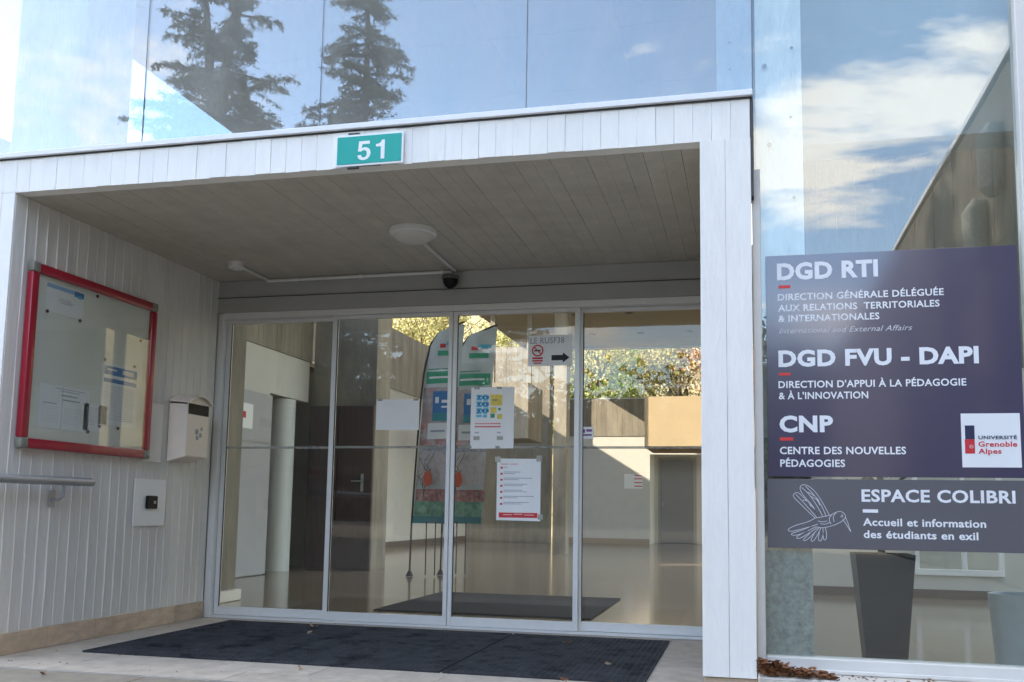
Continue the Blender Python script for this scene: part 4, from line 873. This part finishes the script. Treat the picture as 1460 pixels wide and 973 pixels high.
def conifer(name, x, y, h, rad, seed, label, m, cedar=False, z0=.25, fork=False, dens=1.0):
    rs = np.random.RandomState(seed); t = thing(name, (x, y, 0), label, 'tree', None)
    tops = [(x, y, h)] if not fork else [(x-.75, y, h), (x+.8, y+.3, h-.2)]
    mb = MB()
    if fork:
        zf = h*.62; mb.tube([(x, y, -.1), (x, y, zf)], [h*.02, h*.013], 8)
        for tp in tops: mb.tube([(x, y, zf), ((x+tp[0])/2, tp[1], (zf+tp[2])/2), tp], [h*.011, h*.008, .03], 6)
    else: mb.tube([(x, y, -.1), (x+.1, y, h*.5), (x, y, h)], [h*.017, h*.01, .03], 8)
    mb.build('trunk', BARK, t)
    PT = []; br = MB(); z = h*z0
    while z < h*.985:
        f = (h-z)/(h*(1-z0)); r = rad*(f**.85 if not cedar else min(1, f*1.7)**.7)
        for k in range(6):
            a = rs.uniform(0, 6.283); ln = r*rs.uniform(.55, 1.12); 
            if rs.rand() < .08: ln *= 1.25
            if fork and z > h*.62:
                tp = tops[rs.randint(2)]; q = (z-h*.62)/(h*.38); ox, oy = x+(tp[0]-x)*q, y
                ln *= .8
            else: ox, oy = x, y
            up = .10 if not cedar else rs.uniform(.0, .30); dr = -.32 if not cedar else -.12
            P_ = [Vector((ox+math.cos(a)*ln*s, oy+math.sin(a)*ln*s, z+ln*(up*s+dr*s*s)+(.12*ln*s**3 if not cedar else 0))) for s in (0, .35, .7, 1)]
            br.tube(P_, [.045, .032, .02, .008], 4, cap=False)
            q_ = lambda s: np.array([ox+math.cos(a)*ln*s, oy+math.sin(a)*ln*s, z+ln*(up*s+dr*s*s)+(.12*ln*s**3 if not cedar else 0)])
            nt_ = int(5+ln*5)
            for tt in range(nt_):
                s = .12+.88*(tt+rs.rand())/nt_; tl = ln*.34*(1.12-s)*rs.uniform(.5, 1.2)+.12; sd = rs.choice([-1, 1])*rs.uniform(.6, 1.2)
                dv = np.array([math.cos(a+sd), math.sin(a+sd), rs.uniform(-.45, .02)]); c0 = q_(min(s, 1)); c1 = c0+dv*tl
                br.tube([Vector(c0), Vector(c1)], [.010, .004], 3, cap=False)
                nn_ = int((tl*62+4)*dens); w_ = rs.uniform(.1, 1.08, nn_)[:, None]
                PT.append(c0+(c1-c0)*w_+rs.normal(size=(nn_, 3))*.035+np.array([0, 0, -.03])*w_)
            nn_ = int(ln*16*dens); w_ = rs.uniform(.3, 1.04, nn_)
            PT.append(np.stack([ox+math.cos(a)*ln*w_, oy+math.sin(a)*ln*w_, z+ln*(up*w_+dr*w_*w_)+(.12*ln*w_**3 if not cedar else 0)], 1)+rs.normal(size=(nn_, 3))*.05)
        z += (h*.027 if not cedar else h*.030)*rs.uniform(.6, 1.4)
    P_ = np.concatenate(PT); link('crown', tri_mesh('crown', leafcloud(P_, .105, rs, .5, .17), m), t)
    br.build('branches', BARK, t)
    return t
conifer('cedar_tree', -13.0, -18.0, 16.6, 4.0, 3, 'broad forked cedar mirrored in the upper left glass', NEED2, True, .16, fork=True, dens=1.7)
conifer('spruce_tree', -9.4, -19.8, 17.3, 4.3, 5, 'tall narrow spruce mirrored in the upper glass right of the cedar', NEED, False, .2, dens=1.3)
conifer('cedar_tree', -9.0, -23.0, 13.4, 3.3, 8, 'lower flat cedar crown mirrored at the foot of the spruce', NEED, True, .3)

def broadleaf(x, y, z, h, rad, seed, label, m, dens=1.0, ivy=False):
    rs = np.random.RandomState(seed); rr = random.Random(seed); t = thing('autumn_tree', (x, y, z), label, 'tree', 'autumn trees behind the hall')
    mb = MB(); tips = []
    def grow(p, d, ln, r, lv):
        q = p+d*ln*.5+Vector((rr.uniform(-.06, .06), rr.uniform(-.06, .06), 0))*ln; e = p+d*ln
        mb.tube([p, q, e], [max(r, .014), max(r*.8, .012), max(r*.6, .010)], 5 if lv < 2 else 3, cap=False)
        if lv >= 2: tips.extend([tuple(q), tuple(e)])
        if lv == 4: return
        for _ in range(3 if lv < 3 else 2):
            a = rr.uniform(0, 6.28); s = rr.uniform(.35, .95)
            nd = (d+Vector((math.cos(a)*s, math.sin(a)*s, rr.uniform(-.1, .45)))).normalized(); grow(e if rr.random() < .6 else q, nd, ln*rr.uniform(.6, .85), r*.58, lv+1)
    grow(Vector((x, y, z-.4)), Vector((rr.uniform(-.1, .1), rr.uniform(-.1, .1), 1)).normalized(), h*.32, h*.017, 0)
    mb.build('trunk', BARK, t)
    tp = np.array(tips); n = int(6500*dens); P_ = tp[rs.randint(len(tp), size=n)]+rs.normal(size=(n, 3))*rad*.13
    if ivy:
        n2 = 3500; zz_ = rs.uniform(0, h*.75, n2); a = rs.uniform(0, 6.28, n2); P_ = np.concatenate([P_, np.stack([x+np.cos(a)*(.35+.2*rs.rand(n2)), y+np.sin(a)*(.35+.2*rs.rand(n2)), z+zz_], 1)])
    link('crown', tri_mesh('crown', leafcloud(P_, .10, rs, .3, .42), m), t)
# hillside behind
def hz(x, y): return max(-.05, (y-26.5)*.52+.8*math.sin(x*.13)+.5*math.sin(y*.4+x*.3)) if y > 26 else -.05
hm = MB(); nx, ny = 60, 26; xs = [-75+130*i/nx for i in range(nx+1)]; ys = [25.5+34*j/ny for j in range(ny+1)]
for yy in ys:
    for xx in xs: hm.v.append((xx, yy, hz(xx, yy)))
for j in range(ny):
    for i in range(nx): a = j*(nx+1)+i; hm.f.append((a, a+1, a+nx+2, a+nx+1)); hm.m.append(0)
struct('hillside', hm, HILL)
spec = [(-15, 33), (-13.2, 29), (-11.4, 36), (-9.6, 30), (-8.2, 34), (-7.0, 28.5), (-5.6, 32), (-4.6, 28), (-3.6, 31.5), (-2.7, 27.6), (-1.6, 30.5), (-.6, 28), (-.3, 28.2), (1.4, 29), (2.4, 34), (-17, 30), (-20, 35), (-23, 31), (4.5, 31), (-6.4, 38)]
ORD = 'first second third fourth fifth sixth seventh eighth ninth tenth eleventh twelfth thirteenth fourteenth fifteenth sixteenth seventeenth eighteenth nineteenth twentieth'.split()
side = ['yellow green autumn tree on the hillside', 'thin autumn tree with bare branches and yellow leaves', 'ivy clad autumn tree with bright green stem']
for i, (xx, yy) in enumerate(spec):
    if i in (12, 13): broadleaf(xx, yy, hz(xx, yy), 8.5, 2.6, 40+i, ['orange leaved tree behind the strip window', 'orange leaved tree behind the ochre box'][i-12], OLEAF, 1.6)
    elif i in (9, 4): broadleaf(xx, yy, hz(xx, yy), 9, 2.6, 40+i, 'ivy clad tree with bright green stem ' + ('in the middle of the strip window' if i == 9 else 'beyond the courtyard wall'), GLEAF, .5, ivy=True)
    else: broadleaf(xx, yy, hz(xx, yy), rng.uniform(7.5, 10), 2.6, 40+i, 'yellow autumn tree on the hillside, '+ORD[sorted([q_[0] for q_ in spec]).index(xx)]+' tree from the left behind the building', YLEAF, .85)

# unseen rise and woodland behind the camera, added to darken the door reflections
def hf(x, y): d = -y-48; return max(-.05, min(d*.26, 9+.03*d)+1.6*math.sin(x*.07)+.9*math.sin(x*.19+1)) if d > 0 else -.05
hm = MB(); xs = [-150+200*i/60 for i in range(61)]; ys = [-47-90*j/20 for j in range(21)]
for yy in ys:
    for xx in xs: hm.v.append((xx, yy, hf(xx, yy)))
for j in range(20):
    for i in range(60): a = j*61+i; hm.f.append((a, a+1, a+62, a+61)); hm.m.append(0)
struct('added_wooded_rise', hm, mat('wood_floor', (.10, .085, .05), 1, .4, .3, .6, 3))
rs = np.random.RandomState(2); cl = []
for k in range(230):
    x_, y_ = rs.uniform(-110, 30), -50-rs.rand()**1.5*45; hh = rs.uniform(4, 9); n_ = 130
    u = rs.normal(size=(n_, 3))*np.array([1.5, 1.5, hh*.22]); cl.append(u+np.array([x_, y_, hf(x_, y_)+hh*.5]))
tag(link('added_far_woodland', tri_mesh('added_far_woodland', leafcloud(np.concatenate(cl), .9, rs, .2, .4), mat('wood_foliage', (.13, .10, .05), .9, .5, .2))), 'added brown woodland across the road, out of view, darkening the door reflections', 'woodland', kind='stuff')

# ------------------------------------------------------------------ fallen leaves
def leaf_poly(mb, p, s, a, rr, M=None):
    ux, uy = math.cos(a), math.sin(a); up = rr.uniform(.1, .6)*s
    c0 = Vector(p); t1 = c0+Vector((ux*s, uy*s, up)); l_ = c0+Vector((-uy*s*.45, ux*s*.45, .15*s+rr.uniform(0, .4)*s))+Vector((ux, uy, 0))*s*.5; r_ = c0+Vector((uy*s*.45, -ux*s*.45, .1*s+rr.uniform(0, .4)*s))+Vector((ux, uy, 0))*s*.5
    mid = c0+Vector((ux, uy, 0))*s*.5; b_ = c0-Vector((ux, uy, 0))*s*.12
    for tri in ((b_, r_, mid), (mid, r_, t1), (mid, t1, l_), (b_, mid, l_)):
        i = len(mb.v); mb.v += [tuple(v) for v in tri]; mb.f.append((i, i+1, i+2)); mb.m.append(0)
rr = random.Random(9); q = MB()
for k in range(240):
    u = rr.random()**1.6; p = (1.35+.30*u, rr.uniform(-.09, .05), .150+rr.random()*.045*(1-u)); leaf_poly(q, p, rr.uniform(.018, .045), rr.uniform(0, 6.28), rr)
for k in range(60): leaf_poly(q, (rr.uniform(1.4, 2.45), rr.choice([-.05, -.02, .0, .03]) + rr.uniform(-.03, .03), .149), rr.uniform(.006, .016), rr.uniform(0, 6.28), rr)
for k in range(70): leaf_poly(q, (rr.uniform(-2.7, 1.06), rr.choice([.02, .38, 2.05]) + rr.uniform(-.05, .05), .002), rr.uniform(.004, .013), rr.uniform(0, 6.28), rr)
tag(q.build('leaf_litter', DLEAF), 'heap of brown dead leaves beside the white post with crumbs scattered round it', 'leaves', kind='stuff')
for x_, y_, lab in ((447, 894, 'tiny pale dry leaf on the mat close to the left mullion'), (438, 904, 'pale crumpled leaf at the back of the middle mat'), (807, 917, 'brown leaf lying at the back of the right mat'), (866, 948, 'curled tan leaf lying on the front half of the right mat'), (804, 971, 'brown leaf at the bottom edge of the right mat'), (427, 951, 'pale leaf on the stone in front of the mats'), (62, 958, 'dark leaf on the paving at the far left')):
    p = on(x_, y_, 2, .016); q = MB()
    for k in range(2): leaf_poly(q, (p.x+.008*k, p.y+.006*k, .0155 if y_ not in (951, 958) else .004), .032, rr.uniform(0, 6.28), rr)
    tag(q.build('fallen_leaf', mat('tan_leaf', (.42, .30, .2), .8) if 'pale' in lab or 'tan' in lab else DLEAF), lab, 'leaf', 'loose leaves round the entrance')
